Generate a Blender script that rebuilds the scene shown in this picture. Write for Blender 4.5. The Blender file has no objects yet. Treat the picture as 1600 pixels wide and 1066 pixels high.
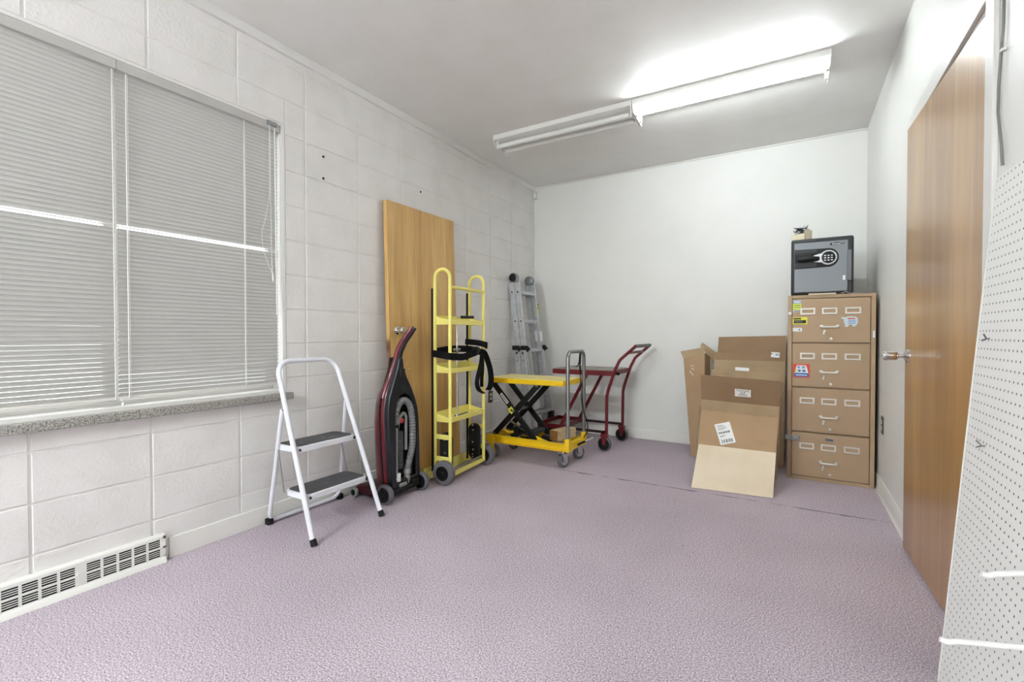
import bpy, bmesh, math, random
from mathutils import Vector, Matrix, Euler
random.seed(7)
S = bpy.context.scene
COL = S.collection
PI = math.pi
R = math.radians

# ------------------------------------------------------------------ camera, world, exposure
W_, D_, H_ = 3.066, 4.779, 2.742          # room width, back wall, ceiling
Y_NEAR = -2.6                             # wall behind the camera
cam_d = bpy.data.cameras.new('camera')
cam = bpy.data.objects.new('camera', cam_d)
COL.objects.link(cam)
cam_d.sensor_width = 36.0
cam_d.lens = 734.83 / 1600 * 36.0
cam_d.clip_start = 0.02
cam.location = (2.5543, 0.0, 1.0685)
cam.rotation_euler = (R(90 - 0.85), R(0.0375), R(30.836))
S.camera = cam

world = bpy.data.worlds.new('daylight')
S.world = world
world.use_nodes = True
bg = world.node_tree.nodes['Background']
bg.inputs[0].default_value = (0.93, 0.96, 1.0, 1)
bg.inputs[1].default_value = 1.5

TUBE_POWER = 34.0                         # emission of the lit lamp at the back
FILL_POWER = 135.0                         # emission of the unseen fill lamps added behind the camera
S.view_settings.view_transform = 'Standard'
S.view_settings.look = 'None'
S.view_settings.gamma = 1.0
S.view_settings.use_curve_mapping = False
S.view_settings.exposure = 1.12


# ------------------------------------------------------------------ materials
def lin(c):
    if isinstance(c, str):
        c = [int(c[i:i + 2], 16) / 255 for i in (0, 2, 4)]
        c = [x / 12.92 if x <= 0.04045 else ((x + 0.055) / 1.055) ** 2.4 for x in c]
    return (c[0], c[1], c[2], 1.0)


def mat(name, color, rough=0.5, metal=0.0, spec=0.5, bump=None, var=None, emit=None, trans=0.0, alpha=None, coat=0.0):
    """bump=(scale, distance); var=(scale, second colour, low, high) a noise mix of two colours"""
    m = bpy.data.materials.new(name)
    m.use_nodes = True
    nt = m.node_tree
    b = nt.nodes['Principled BSDF']
    b.inputs['Base Color'].default_value = lin(color)
    b.inputs['Roughness'].default_value = rough
    b.inputs['Metallic'].default_value = metal
    b.inputs['Specular IOR Level'].default_value = spec
    if coat:
        b.inputs['Coat Weight'].default_value = coat
        b.inputs['Coat Roughness'].default_value = 0.15
    if trans:
        b.inputs['Transmission Weight'].default_value = trans
    if emit:
        b.inputs['Emission Color'].default_value = lin(color)
        b.inputs['Emission Strength'].default_value = emit
    co = nt.nodes.new('ShaderNodeTexCoord')
    if var:
        n = nt.nodes.new('ShaderNodeTexNoise')
        n.inputs['Scale'].default_value = var[0]
        n.inputs['Detail'].default_value = 4
        r = nt.nodes.new('ShaderNodeMapRange')
        r.inputs[1].default_value = var[2] if len(var) > 2 else 0.4
        r.inputs[2].default_value = var[3] if len(var) > 3 else 0.65
        mx = nt.nodes.new('ShaderNodeMix')
        mx.data_type = 'RGBA'
        mx.inputs[6].default_value = lin(color)
        mx.inputs[7].default_value = lin(var[1])
        nt.links.new(co.outputs['Object'], n.inputs['Vector'])
        nt.links.new(n.outputs['Fac'], r.inputs[0])
        nt.links.new(r.outputs[0], mx.inputs[0])
        nt.links.new(mx.outputs[2], b.inputs['Base Color'])
    if bump:
        n2 = nt.nodes.new('ShaderNodeTexNoise')
        n2.inputs['Scale'].default_value = bump[0]
        n2.inputs['Detail'].default_value = 3
        bp = nt.nodes.new('ShaderNodeBump')
        bp.inputs['Strength'].default_value = bump[2] if len(bump) > 2 else 1.0
        bp.inputs['Distance'].default_value = bump[1]
        nt.links.new(co.outputs['Object'], n2.inputs['Vector'])
        nt.links.new(n2.outputs['Fac'], bp.inputs['Height'])
        nt.links.new(bp.outputs[0], b.inputs['Normal'])
    return m


def wood_mat(name, c_lo, c_hi, c_dark, rough, squash=(9, 9, 0.55), coat=0.0):
    m = bpy.data.materials.new(name)
    m.use_nodes = True
    nt = m.node_tree
    b = nt.nodes['Principled BSDF']
    b.inputs['Roughness'].default_value = rough
    b.inputs['Coat Weight'].default_value = coat
    b.inputs['Coat Roughness'].default_value = 0.2
    co = nt.nodes.new('ShaderNodeTexCoord')
    mp = nt.nodes.new('ShaderNodeMapping')
    mp.inputs['Scale'].default_value = squash
    n1 = nt.nodes.new('ShaderNodeTexNoise')
    n1.inputs['Scale'].default_value = 1.0
    n1.inputs['Detail'].default_value = 3
    n1.inputs['Distortion'].default_value = 0.6
    mp2 = nt.nodes.new('ShaderNodeMapping')
    mp2.inputs['Scale'].default_value = (squash[0] * 12, squash[1] * 12, squash[2] * 4)
    n2 = nt.nodes.new('ShaderNodeTexNoise')
    n2.inputs['Scale'].default_value = 1.0
    n2.inputs['Detail'].default_value = 5
    ramp = nt.nodes.new('ShaderNodeValToRGB')
    e = ramp.color_ramp.elements
    e[0].position = 0.3
    e[0].color = lin(c_lo)
    e[1].position = 0.7
    e[1].color = lin(c_hi)
    mr = nt.nodes.new('ShaderNodeMapRange')
    mr.inputs[1].default_value = 0.45
    mr.inputs[2].default_value = 0.8
    mr.inputs[4].default_value = 0.55
    mx = nt.nodes.new('ShaderNodeMix')
    mx.data_type = 'RGBA'
    mx.inputs[7].default_value = lin(c_dark)
    nt.links.new(co.outputs['Object'], mp.inputs[0])
    nt.links.new(co.outputs['Object'], mp2.inputs[0])
    nt.links.new(mp.outputs[0], n1.inputs['Vector'])
    nt.links.new(mp2.outputs[0], n2.inputs['Vector'])
    nt.links.new(n1.outputs['Fac'], ramp.inputs[0])
    nt.links.new(n2.outputs['Fac'], mr.inputs[0])
    nt.links.new(mr.outputs[0], mx.inputs[0])
    nt.links.new(ramp.outputs[0], mx.inputs[6])
    nt.links.new(mx.outputs[2], b.inputs['Base Color'])
    return m


def carpet_mat():
    m = bpy.data.materials.new('mauve_carpet')
    m.use_nodes = True
    nt = m.node_tree
    L = nt.links.new
    b = nt.nodes['Principled BSDF']
    b.inputs['Roughness'].default_value = 0.95
    b.inputs['Specular IOR Level'].default_value = 0.1
    geo = nt.nodes.new('ShaderNodeNewGeometry')
    n1 = nt.nodes.new('ShaderNodeTexNoise')
    n1.inputs['Scale'].default_value = 180
    n1.inputs['Detail'].default_value = 3
    n1.inputs['Roughness'].default_value = 0.7
    L(geo.outputs['Position'], n1.inputs['Vector'])
    ramp = nt.nodes.new('ShaderNodeValToRGB')
    e = ramp.color_ramp.elements
    e[0].position = 0.34
    e[0].color = lin('756873')
    e[1].position = 0.66
    e[1].color = lin('e9dfe6')
    mid = e.new(0.5)
    mid.color = lin('b8aab4')
    L(n1.outputs['Fac'], ramp.inputs[0])
    # large worn patches
    n2 = nt.nodes.new('ShaderNodeTexNoise')
    n2.inputs['Scale'].default_value = 1.3
    n2.inputs['Detail'].default_value = 3
    L(geo.outputs['Position'], n2.inputs['Vector'])
    mr = nt.nodes.new('ShaderNodeMapRange')
    mr.inputs[1].default_value = 0.3
    mr.inputs[2].default_value = 0.7
    mr.inputs[3].default_value = 0.90
    mr.inputs[4].default_value = 1.08
    L(n2.outputs['Fac'], mr.inputs[0])
    mul = nt.nodes.new('ShaderNodeMix')
    mul.data_type = 'RGBA'
    mul.blend_type = 'MULTIPLY'
    mul.inputs[0].default_value = 1.0
    L(ramp.outputs[0], mul.inputs[6])
    L(mr.outputs[0], mul.inputs[7])
    # seam across the room
    sep = nt.nodes.new('ShaderNodeSeparateXYZ')
    L(geo.outputs['Position'], sep.inputs[0])
    n3 = nt.nodes.new('ShaderNodeTexNoise')
    n3.inputs['Scale'].default_value = 9
    L(geo.outputs['Position'], n3.inputs['Vector'])

    def math_(op, a, bb):
        q = nt.nodes.new('ShaderNodeMath')
        q.operation = op
        for i, v in enumerate((a, bb)):
            if isinstance(v, (int, float)):
                q.inputs[i].default_value = v
            else:
                L(v, q.inputs[i])
        return q.outputs[0]
    wob = math_('MULTIPLY', math_('SUBTRACT', n3.outputs['Fac'], 0.5), 0.03)
    d = math_('ABSOLUTE', math_('SUBTRACT', math_('ADD', sep.outputs['Y'], wob), 3.366), 0)
    wid = math_('MULTIPLY', math_('SUBTRACT', n3.outputs['Fac'], 0.36), 0.035)
    seam = math_('MULTIPLY', math_('LESS_THAN', d, wid), math_('GREATER_THAN', sep.outputs['X'], 0.95))
    mx = nt.nodes.new('ShaderNodeMix')
    mx.data_type = 'RGBA'
    mx.inputs[7].default_value = lin('4a3f48')
    L(math_('MULTIPLY', seam, 0.75), mx.inputs[0])
    L(mul.outputs[2], mx.inputs[6])
    L(mx.outputs[2], b.inputs['Base Color'])
    # sparse dark crumbs
    vor = nt.nodes.new('ShaderNodeTexVoronoi')
    vor.inputs['Scale'].default_value = 4.0
    L(geo.outputs['Position'], vor.inputs['Vector'])
    spk = math_('LESS_THAN', vor.outputs['Distance'], 0.018)
    mx2 = nt.nodes.new('ShaderNodeMix')
    mx2.data_type = 'RGBA'
    mx2.inputs[7].default_value = lin('3a3038')
    L(math_('MULTIPLY', spk, 0.8), mx2.inputs[0])
    L(mx.outputs[2], mx2.inputs[6])
    L(mx2.outputs[2], b.inputs['Base Color'])
    bp = nt.nodes.new('ShaderNodeBump')
    bp.inputs['Strength'].default_value = 0.25
    bp.inputs['Distance'].default_value = 0.0025
    L(n1.outputs['Fac'], bp.inputs['Height'])
    L(bp.outputs[0], b.inputs['Normal'])
    return m


def pegboard_mat():
    """white hardboard with a 1 inch grid of round holes; the board's local Y and Z carry the grid"""
    m = bpy.data.materials.new('white_pegboard')
    m.use_nodes = True
    nt = m.node_tree
    L = nt.links.new
    b = nt.nodes['Principled BSDF']
    b.inputs['Roughness'].default_value = 0.45
    co = nt.nodes.new('ShaderNodeTexCoord')
    sep = nt.nodes.new('ShaderNodeSeparateXYZ')
    L(co.outputs['Object'], sep.inputs[0])

    def math_(op, a, bb=0.0):
        q = nt.nodes.new('ShaderNodeMath')
        q.operation = op
        for i, v in enumerate((a, bb)):
            if isinstance(v, (int, float)):
                q.inputs[i].default_value = v
            else:
                L(v, q.inputs[i])
        return q.outputs[0]
    dy = math_('PINGPONG', math_('ADD', sep.outputs['Y'], 0.0127), 0.0127)
    dz = math_('PINGPONG', math_('ADD', sep.outputs['Z'], 0.0127), 0.0127)
    dd = math_('SQRT', math_('ADD', math_('MULTIPLY', dy, dy), math_('MULTIPLY', dz, dz)))
    inside = math_('MULTIPLY', math_('LESS_THAN', sep.outputs['Y'], -0.012), math_('LESS_THAN', dd, 0.0031))
    mx = nt.nodes.new('ShaderNodeMix')
    mx.data_type = 'RGBA'
    mx.inputs[6].default_value = lin('f0efec')
    mx.inputs[7].default_value = lin('4b4844')
    L(inside, mx.inputs[0])
    L(mx.outputs[2], b.inputs['Base Color'])
    return m


M = {}
M['block'] = mat('painted_block', 'e7e4e1', 0.55, bump=(60, 0.0035, 0.9), var=(5, 'e0ddd9', 0.42, 0.7))
M['wall'] = mat('painted_plaster', 'e9e8e4', 0.5, bump=(22, 0.0012, 0.5), var=(3, 'e6e5e1', 0.45, 0.7))
M['ceiling'] = mat('ceiling_paint', 'eceae7', 0.5, bump=(9, 0.003, 0.2), var=(4, 'e8e6e2', 0.42, 0.7))
M['trim'] = mat('white_trim_paint', 'e4e2de', 0.35)
M['base'] = mat('white_base_paint', 'eceae4', 0.35, bump=(25, 0.001, 0.5))
M['carpet'] = carpet_mat()
M['stone'] = mat('speckled_sill_stone', 'b1aea7', 0.35, var=(170, '65625c', 0.42, 0.62))
M['glass'] = mat('window_glass', 'ffffff', 0.0, trans=1.0)
M['frame'] = mat('window_paint', 'dddad4', 0.4)
M['headrail'] = mat('grey_headrail', 'bdbbb6', 0.35)
M['cord'] = mat('white_cord', 'e8e6e0', 0.6)
M['register'] = mat('register_enamel', 'e9e7e1', 0.35)
M['dark'] = mat('dark_void', '161514', 0.8)
M['black'] = mat('black_plastic', '0e0f10', 0.4, spec=0.35)
M['blackmetal'] = mat('black_metal', '0c0c0d', 0.4, spec=0.3)
M['rubber'] = mat('black_rubber', '101010', 0.7, spec=0.3)
M['greyrubber'] = mat('grey_rubber_tyre', '625f64', 0.6)
M['steel'] = mat('bright_steel', 'c9cacb', 0.25, 1.0)
M['zinc'] = mat('zinc_steel', '9c9ea0', 0.35, 1.0)
M['alu'] = mat('ladder_aluminium', 'c9cbce', 0.38, 0.45, var=(30, 'b8babd'))
M['aludark'] = mat('dull_aluminium', '8d9094', 0.45, 0.6)
M['whitemetal'] = mat('white_enamel_tube', 'e4e4ea', 0.3)
M['mat'] = mat('ribbed_grey_mat', '4a4a4d', 0.7, bump=(120, 0.001), var=(24, '6a6a6c', 0.55, 0.75))
M['doorwood'] = wood_mat('pale_veneer', 'bd9150', 'ddb672', '9a7038', 0.40, (6, 7, 0.5), 0.3)
M['doorwood2'] = wood_mat('amber_veneer', '986c36', 'bb8e50', '7f5428', 0.33, (5, 6, 0.45), 0.65)
M['dooredge'] = mat('worn_door_edge', '6d4526', 0.4, var=(5, '9a8078', 0.5, 0.62))
M['yellow'] = mat('pale_yellow_enamel', 'eee27c', 0.38)
M['yellow2'] = mat('strong_yellow_enamel', 'f2c814', 0.38)
M['yellowtop'] = mat('worn_yellow_top', 'f0de8c', 0.45, var=(7, 'e8d8ae', 0.45, 0.7))
M['webbing'] = mat('black_webbing', '08080a', 0.75, spec=0.2)
M['red'] = mat('dark_red_enamel', '6d1420', 0.35)
M['vacred'] = mat('vacuum_dark_red', '5e0e1c', 0.25, coat=0.4)
M['vacblack'] = mat('vacuum_black_shell', '12171d', 0.33, var=(40, '1b2128', 0.5, 0.8))
M['vacin'] = mat('vacuum_recess', '101113', 0.5)
M['hose'] = mat('grey_corrugated_hose', '77797a', 0.45)
M['greyplastic'] = mat('grey_plastic', '858582', 0.45)
M['redplastic'] = mat('red_plastic', 'b3202a', 0.4)
M['board'] = mat('grey_board', '8b857a', 0.6, var=(8, '9c968c'))
M['cardboard'] = mat('kraft_cardboard', 'ab8d6c', 0.75, var=(6, 'a28463', 0.4, 0.7))
M['cardpale'] = mat('pale_kraft_inside', 'e2d2ba', 0.75, var=(5, 'dac9ae', 0.4, 0.7))
M['carddark'] = mat('brown_kraft', '937759', 0.75, var=(6, '8a6e51', 0.4, 0.7))
M['cardgrey'] = mat('dull_kraft', 'ac9474', 0.75, var=(6, 'a28a6a', 0.4, 0.7))
M['paper'] = mat('white_paper', 'f0f0ee', 0.6)
M['ink'] = mat('black_ink', '1c1c20', 0.6)
M['inkgrey'] = mat('grey_ink', '7d7d82', 0.6)
M['cab'] = mat('tan_cabinet_enamel', 'ad9273', 0.42)
M['nickel'] = mat('nickel_plate', 'dedad2', 0.3, 0.4)
M['safe'] = mat('charcoal_safe', '292b2f', 0.5, bump=(300, 0.0006))
M['safedoor'] = mat('silver_grey_safe_door', '81858a', 0.4, 0.2)
M['safehinge'] = mat('grey_hinge_cover', '6c6f74', 0.45)
M['silver'] = mat('silver_plastic', 'd8dadc', 0.3, 0.3)
M['keys'] = mat('white_keys', 'e6e8ea', 0.5)
M['cream'] = mat('cream_cardboard', 'd9cfb4', 0.7)
M['screw'] = mat('dark_steel_hooks', '3d444d', 0.4, 0.7)
M['peg'] = pegboard_mat()
M['pegedge'] = mat('white_board_edge', 'e2e0dc', 0.5)
M['hook'] = mat('white_hook_coating', 'e3e2de', 0.4)
M['cable'] = mat('grey_painted_cable', '777674', 0.5)
M['fixture'] = mat('white_fixture_enamel', 'e6e5e1', 0.35)
M['deadtube'] = mat('unlit_white_tube', 'e8e8e4', 0.3)
M['tube'] = mat('lit_white_tube', (0.90, 0.977, 1.0), 0.3, emit=TUBE_POWER)
M['fill_tube'] = mat('added_fill_tube', (0.90, 0.977, 1.0), 0.3, emit=FILL_POWER)  # glow of the added fill light only
M['sensor'] = mat('off_white_plastic', 'dcdad5', 0.4)
M['outlet'] = mat('brown_outlet_plate', '4a4238', 0.35, 0.3)
M['outletface'] = mat('ivory_receptacle', 'd8d2c4', 0.45)
M['chrome'] = mat('chrome', 'd5d6d8', 0.12, 1.0)
M['woodblock'] = wood_mat('raw_pine', 'b09a76', 'cdb994', '8e7850', 0.7, (14, 30, 30))
M['woodend'] = mat('dark_wood_end', '6d4720', 0.5, var=(30, '8f6633'))
M['m_yellow'] = mat('sticker_yellow', 'e0d93a', 0.5)
M['m_lime'] = mat('sticker_lime', 'd3e03a', 0.5)
M['m_blue'] = mat('sticker_blue', '8fa6cf', 0.5)
M['m_grey'] = mat('sticker_grey', 'b9b9b4', 0.5)
M['m_red'] = mat('sticker_red', 'd8462b', 0.5)
M['m_deep'] = mat('sticker_deep_blue', '2f6fb5', 0.5)
M['m_pale'] = mat('magnet_pale_blue', 'c9d5da', 0.5)
M['grass'] = mat('outside_paving', '9a9892', 0.9)
M['leaf'] = mat('dark_hedge', '2e3428', 0.9, bump=(20, 0.03))


def blind_mat():
    m = bpy.data.materials.new('white_blind_slat')
    m.use_nodes = True
    nt = m.node_tree
    b = nt.nodes['Principled BSDF']
    b.inputs['Base Color'].default_value = lin('cfcec9')
    b.inputs['Roughness'].default_value = 0.22
    tr = nt.nodes.new('ShaderNodeBsdfTranslucent')
    tr.inputs[0].default_value = lin('e4e3de')
    mx = nt.nodes.new('ShaderNodeMixShader')
    mx.inputs[0].default_value = 0.10
    out = nt.nodes['Material Output']
    nt.links.new(b.outputs[0], mx.inputs[1])
    nt.links.new(tr.outputs[0], mx.inputs[2])
    nt.links.new(mx.outputs[0], out.inputs[0])
    return m


M['slat'] = blind_mat()


# ------------------------------------------------------------------ mesh helpers
def basis(p0, p1):
    z = (Vector(p1) - Vector(p0)).normalized()
    a = Vector((0, 0, 1)) if abs(z.z) < 0.9 else Vector((1, 0, 0))
    x = a.cross(z).normalized()
    return x, z.cross(x), z


class MB:
    def __init__(self):
        self.bm = bmesh.new()

    def _faces(self, vs, fs):
        v = [self.bm.verts.new(p) for p in vs]
        for f in fs:
            try:
                self.bm.faces.new([v[i] for i in f])
            except ValueError:
                pass
        return v

    def box(self, x0, x1, y0, y1, z0, z1):
        vs = [(x, y, z) for x in (x0, x1) for y in (y0, y1) for z in (z0, z1)]
        self._faces(vs, [(0, 1, 3, 2), (4, 6, 7, 5), (0, 4, 5, 1), (2, 3, 7, 6), (0, 2, 6, 4), (1, 5, 7, 3)])
        return self

    def bar(self, p0, p1, w, h, up=(0, 0, 1)):
        """rectangular bar from p0 to p1; w sideways, h along up"""
        p0, p1 = Vector(p0), Vector(p1)
        z = (p1 - p0).normalized()
        u = Vector(up)
        x = z.cross(u).normalized()
        u = x.cross(z).normalized()
        vs = []
        for p in (p0, p1):
            for a, b in ((-1, -1), (1, -1), (1, 1), (-1, 1)):
                vs.append(p + x * a * w / 2 + u * b * h / 2)
        self._faces(vs, [(3, 2, 1, 0), (4, 5, 6, 7), (0, 1, 5, 4), (1, 2, 6, 5), (2, 3, 7, 6), (3, 0, 4, 7)])
        return self

    def cyl(self, p0, p1, r, r1=None, n=20, cap=True):
        r1 = r if r1 is None else r1
        return self.lathe(p0, p1, [(0, r), ((Vector(p1) - Vector(p0)).length, r1)], n, cap)

    def lathe(self, p0, p1, prof, n=24, cap=True):
        """prof: list of (distance along p0->p1, radius)"""
        x, y, z = basis(p0, p1)
        p0 = Vector(p0)
        rings = []
        for d, r in prof:
            r = max(r, 1e-4)
            rings.append([self.bm.verts.new(p0 + z * d + (x * math.cos(2 * PI * i / n) + y * math.sin(2 * PI * i / n)) * r) for i in range(n)])
        for a, b in zip(rings, rings[1:]):
            for i in range(n):
                self.bm.faces.new((a[i], a[(i + 1) % n], b[(i + 1) % n], b[i]))
        if cap:
            self.bm.faces.new(rings[0][::-1])
            self.bm.faces.new(rings[-1])
        return self

    def tube(self, pts, r, n=12, closed=False, bend=0.0, rf=None, flat=1.0, flat_dir=None, seg=6):
        """round tube along a polyline; bend = fillet radius at the inner corners; rf(t) radius factor"""
        pts = [Vector(p) for p in pts]
        if bend:
            out = [pts[0]]
            for a, b, c in zip(pts, pts[1:], pts[2:]):
                d1, d2 = (a - b), (c - b)
                ang = d1.angle(d2)
                if abs(ang - PI) < 0.02:
                    out.append(b)
                    continue
                t = min(bend / math.tan(ang / 2), d1.length * 0.49, d2.length * 0.49)
                rr = t * math.tan(ang / 2)
                s, e = b + d1.normalized() * t, b + d2.normalized() * t
                cen = b + (d1.normalized() + d2.normalized()).normalized() * (rr / math.sin(ang / 2))
                v0, v1 = (s - cen).normalized(), (e - cen).normalized()
                for k in range(seg + 1):
                    out.append(cen + v0.slerp(v1, k / seg) * rr)
            out.append(pts[-1])
            pts = out
        N = len(pts)
        tang = []
        for i in range(N):
            if closed:
                t = pts[(i + 1) % N] - pts[i - 1]
            else:
                t = pts[min(i + 1, N - 1)] - pts[max(i - 1, 0)]
            tang.append(t.normalized())
        a = Vector((0, 0, 1)) if abs(tang[0].z) < 0.9 else Vector((1, 0, 0))
        if flat_dir is not None:
            a = Vector(flat_dir)
        x = (a - tang[0] * a.dot(tang[0])).normalized()
        rings = []
        for i in range(N):
            x = (x - tang[i] * x.dot(tang[i])).normalized()
            y = tang[i].cross(x)
            rr = r * (rf(i / max(N - 1, 1)) if rf else 1)
            rings.append([self.bm.verts.new(pts[i] + x * math.cos(2 * PI * k / n) * rr + y * math.sin(2 * PI * k / n) * rr * flat) for k in range(n)])
        prs = list(zip(rings, rings[1:]))
        if closed:
            prs.append((rings[-1], rings[0]))
        for p, q in prs:
            for k in range(n):
                self.bm.faces.new((p[k], p[(k + 1) % n], q[(k + 1) % n], q[k]))
        if not closed:
            self.bm.faces.new(rings[0][::-1])
            self.bm.faces.new(rings[-1])
        return self

    def prism(self, pts, ext):
        """closed polygon of 3-D points extruded by the vector ext"""
        e = Vector(ext)
        a = [self.bm.verts.new(p) for p in pts]
        b = [self.bm.verts.new(Vector(p) + e) for p in pts]
        n = len(pts)
        self.bm.faces.new(a[::-1])
        self.bm.faces.new(b)
        for i in range(n):
            self.bm.faces.new((a[i], a[(i + 1) % n], b[(i + 1) % n], b[i]))
        bmesh.ops.recalc_face_normals(self.bm, faces=self.bm.faces)
        return self

    def ring(self, outer, inner, ext):
        """polygon with a hole, extruded"""
        e = Vector(ext)
        lo = [self.bm.verts.new(p) for p in outer]
        li = [self.bm.verts.new(p) for p in inner]
        ed = [self.bm.edges.new((l[i], l[(i + 1) % len(l)])) for l in (lo, li) for i in range(len(l))]
        f = bmesh.ops.triangle_fill(self.bm, use_beauty=True, edges=ed)['geom']
        f = [g for g in f if isinstance(g, bmesh.types.BMFace)]
        ex = bmesh.ops.extrude_face_region(self.bm, geom=f)
        bmesh.ops.translate(self.bm, verts=[g for g in ex['geom'] if isinstance(g, bmesh.types.BMVert)], vec=e)
        bmesh.ops.recalc_face_normals(self.bm, faces=self.bm.faces)
        return self

    def sheet(self, c, t):
        """four-cornered sheet with thickness t along its normal (away from the side the corners turn to)"""
        c = [Vector(p) for p in c]
        n = (c[1] - c[0]).cross(c[3] - c[0]).normalized() * -t
        self._faces(c + [p + n for p in c], [(0, 1, 2, 3), (7, 6, 5, 4), (0, 4, 5, 1), (1, 5, 6, 2), (2, 6, 7, 3), (3, 7, 4, 0)])
        return self

    def ribbon(self, pts, wdirs, w, t):
        pts = [Vector(p) for p in pts]
        n = len(pts)
        if not isinstance(wdirs, list):
            wdirs = [wdirs] * n
        rings = []
        for i, p in enumerate(pts):
            tg = (pts[min(i + 1, n - 1)] - pts[max(i - 1, 0)]).normalized()
            wd = Vector(wdirs[i])
            wd = (wd - tg * wd.dot(tg)).normalized()
            nn = tg.cross(wd)
            rings.append([self.bm.verts.new(p + wd * a * w / 2 + nn * b * t / 2) for a, b in ((-1, -1), (1, -1), (1, 1), (-1, 1))])
        for a, b in zip(rings, rings[1:]):
            for k in range(4):
                self.bm.faces.new((a[k], a[(k + 1) % 4], b[(k + 1) % 4], b[k]))
        self.bm.faces.new(rings[0][::-1])
        self.bm.faces.new(rings[-1])
        return self

    def ball(self, c, r, sx=1, sy=1, sz=1, seg=16):
        m = Matrix.Translation(c) @ Matrix.Diagonal((r * sx, r * sy, r * sz, 1))
        bmesh.ops.create_uvsphere(self.bm, u_segments=seg, v_segments=seg // 2 + 2, radius=1, matrix=m)
        return self

    def build(self, name, m, parent=None, world=False, bevel=0.0, bseg=2, smooth=35, label=None):
        bmesh.ops.recalc_face_normals(self.bm, faces=self.bm.faces)
        if world and parent is not None:
            self.bm.transform(mw(parent).inverted())
        me = bpy.data.meshes.new(name)
        self.bm.to_mesh(me)
        self.bm.free()
        me.materials.append(m)
        o = bpy.data.objects.new(name, me)
        COL.objects.link(o)
        if parent is not None:
            o.parent = parent
        if smooth:
            me.shade_smooth()
            me.set_sharp_from_angle(angle=R(smooth))
        if bevel:
            md = o.modifiers.new('bevel', 'BEVEL')
            md.width = bevel
            md.segments = bseg
            md.limit_method = 'ANGLE'
            md.angle_limit = R(40)
            md.harden_normals = False
        if label:
            o['label'] = label
        return o


def spline(p, n):
    p = [Vector(q) for q in p]
    o = []
    for i in range(len(p) - 1):
        a, b_, c_, d_ = p[max(i - 1, 0)], p[i], p[i + 1], p[min(i + 2, len(p) - 1)]
        for k in range(n):
            s = k / n
            o.append(0.5 * ((2 * b_) + (c_ - a) * s + (2 * a - 5 * b_ + 4 * c_ - d_) * s * s + (3 * b_ - a - 3 * c_ + d_) * s ** 3))
    o.append(p[-1])
    return o


def mw(o):
    m = Matrix.LocRotScale(o.location, o.rotation_euler, Vector((1, 1, 1)))
    return mw(o.parent) @ m if o.parent else m


def thing(name, label, cat, loc=(0, 0, 0), rotz=0.0, group=None):
    o = bpy.data.objects.new(name, None)
    o.empty_display_size = 0.1
    COL.objects.link(o)
    o.location = loc
    o.rotation_euler = (0, 0, rotz)
    return tag(o, label, cat, group)


def tag(o, label, cat, group=None, kind=None):
    o['label'] = label
    o['category'] = cat
    if group:
        o['group'] = group
    if kind:
        o['kind'] = kind
    return o


def struct(o, label=None):
    o['kind'] = 'structure'
    if label:
        o['label'] = label
    return o


def lettering(name, text, size, m, origin, right, up, parent, depth=0.0006, world=True, align='CENTER', squeeze=1.0, shear=0.0):
    """raised letters on a surface: origin is the middle of the text, right/up its axes"""
    cu = bpy.data.curves.new(name, 'FONT')
    cu.body = text
    cu.size = size
    cu.align_x = align
    cu.align_y = 'CENTER'
    cu.extrude = depth
    cu.shear = shear
    tmp = bpy.data.objects.new(name + '_curve', cu)
    COL.objects.link(tmp)
    bpy.context.view_layer.update()
    me = bpy.data.meshes.new_from_object(tmp.evaluated_get(bpy.context.evaluated_depsgraph_get()))
    bpy.data.objects.remove(tmp)
    r = Vector(right).normalized()
    u = Vector(up)
    u = (u - r * u.dot(r)).normalized()
    n = r.cross(u)
    mt = Matrix(((r.x * squeeze, u.x, n.x, origin[0]), (r.y * squeeze, u.y, n.y, origin[1]), (r.z * squeeze, u.z, n.z, origin[2]), (0, 0, 0, 1)))
    if world and parent is not None:
        mt = mw(parent).inverted() @ mt
    me.transform(mt)
    me.materials.clear()
    me.materials.append(m)
    o = bpy.data.objects.new(name, me)
    COL.objects.link(o)
    o.parent = parent
    return o


# ================================================================== THE ROOM
T = 0.16
struct(MB().box(-0.3, W_ + 0.3, Y_NEAR - 0.2, D_ + 0.3, -0.12, 0).build('floor', M['carpet'], smooth=0), 'mauve speckled carpet')
struct(MB().box(-T, W_ + T, Y_NEAR - T, D_ + T, H_, H_ + 0.12).build('ceiling', M['ceiling'], smooth=0))
struct(MB().box(-T, W_ + T, D_, D_ + T, 0, H_).build('wall_back', M['wall'], smooth=0))
struct(MB().box(-T, W_ + T, Y_NEAR - T, Y_NEAR, 0, H_).build('wall_near', M['wall'], smooth=0))

# left wall: stack-bonded painted blocks standing 4 mm proud of the mortar, with a window opening
WY0, WY1, WZ0, WZ1 = 0.12, 1.690, 0.725, 2.290
b = MB()
MX = -0.0045
b.box(-T, MX, Y_NEAR, WY0, 0, H_)
b.box(-T, MX, WY1, D_, 0, H_)
b.box(-T, MX, WY0, WY1, 0, WZ0)
b.box(-T, MX, WY0, WY1, WZ1, H_)


def slab(y0, y1, z0, z1):
    if y1 - y0 < 0.012 or z1 - z0 < 0.012:
        return
    c = 0.0028
    vs = [(MX, y0, z0), (MX, y1, z0), (MX, y1, z1), (MX, y0, z1),
          (0, y0 + c, z0 + c), (0, y1 - c, z0 + c), (0, y1 - c, z1 - c), (0, y0 + c, z1 - c)]
    b._faces(vs, [(4, 5, 6, 7), (0, 1, 5, 4), (1, 2, 6, 5), (2, 3, 7, 6), (3, 0, 4, 7)])


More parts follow.
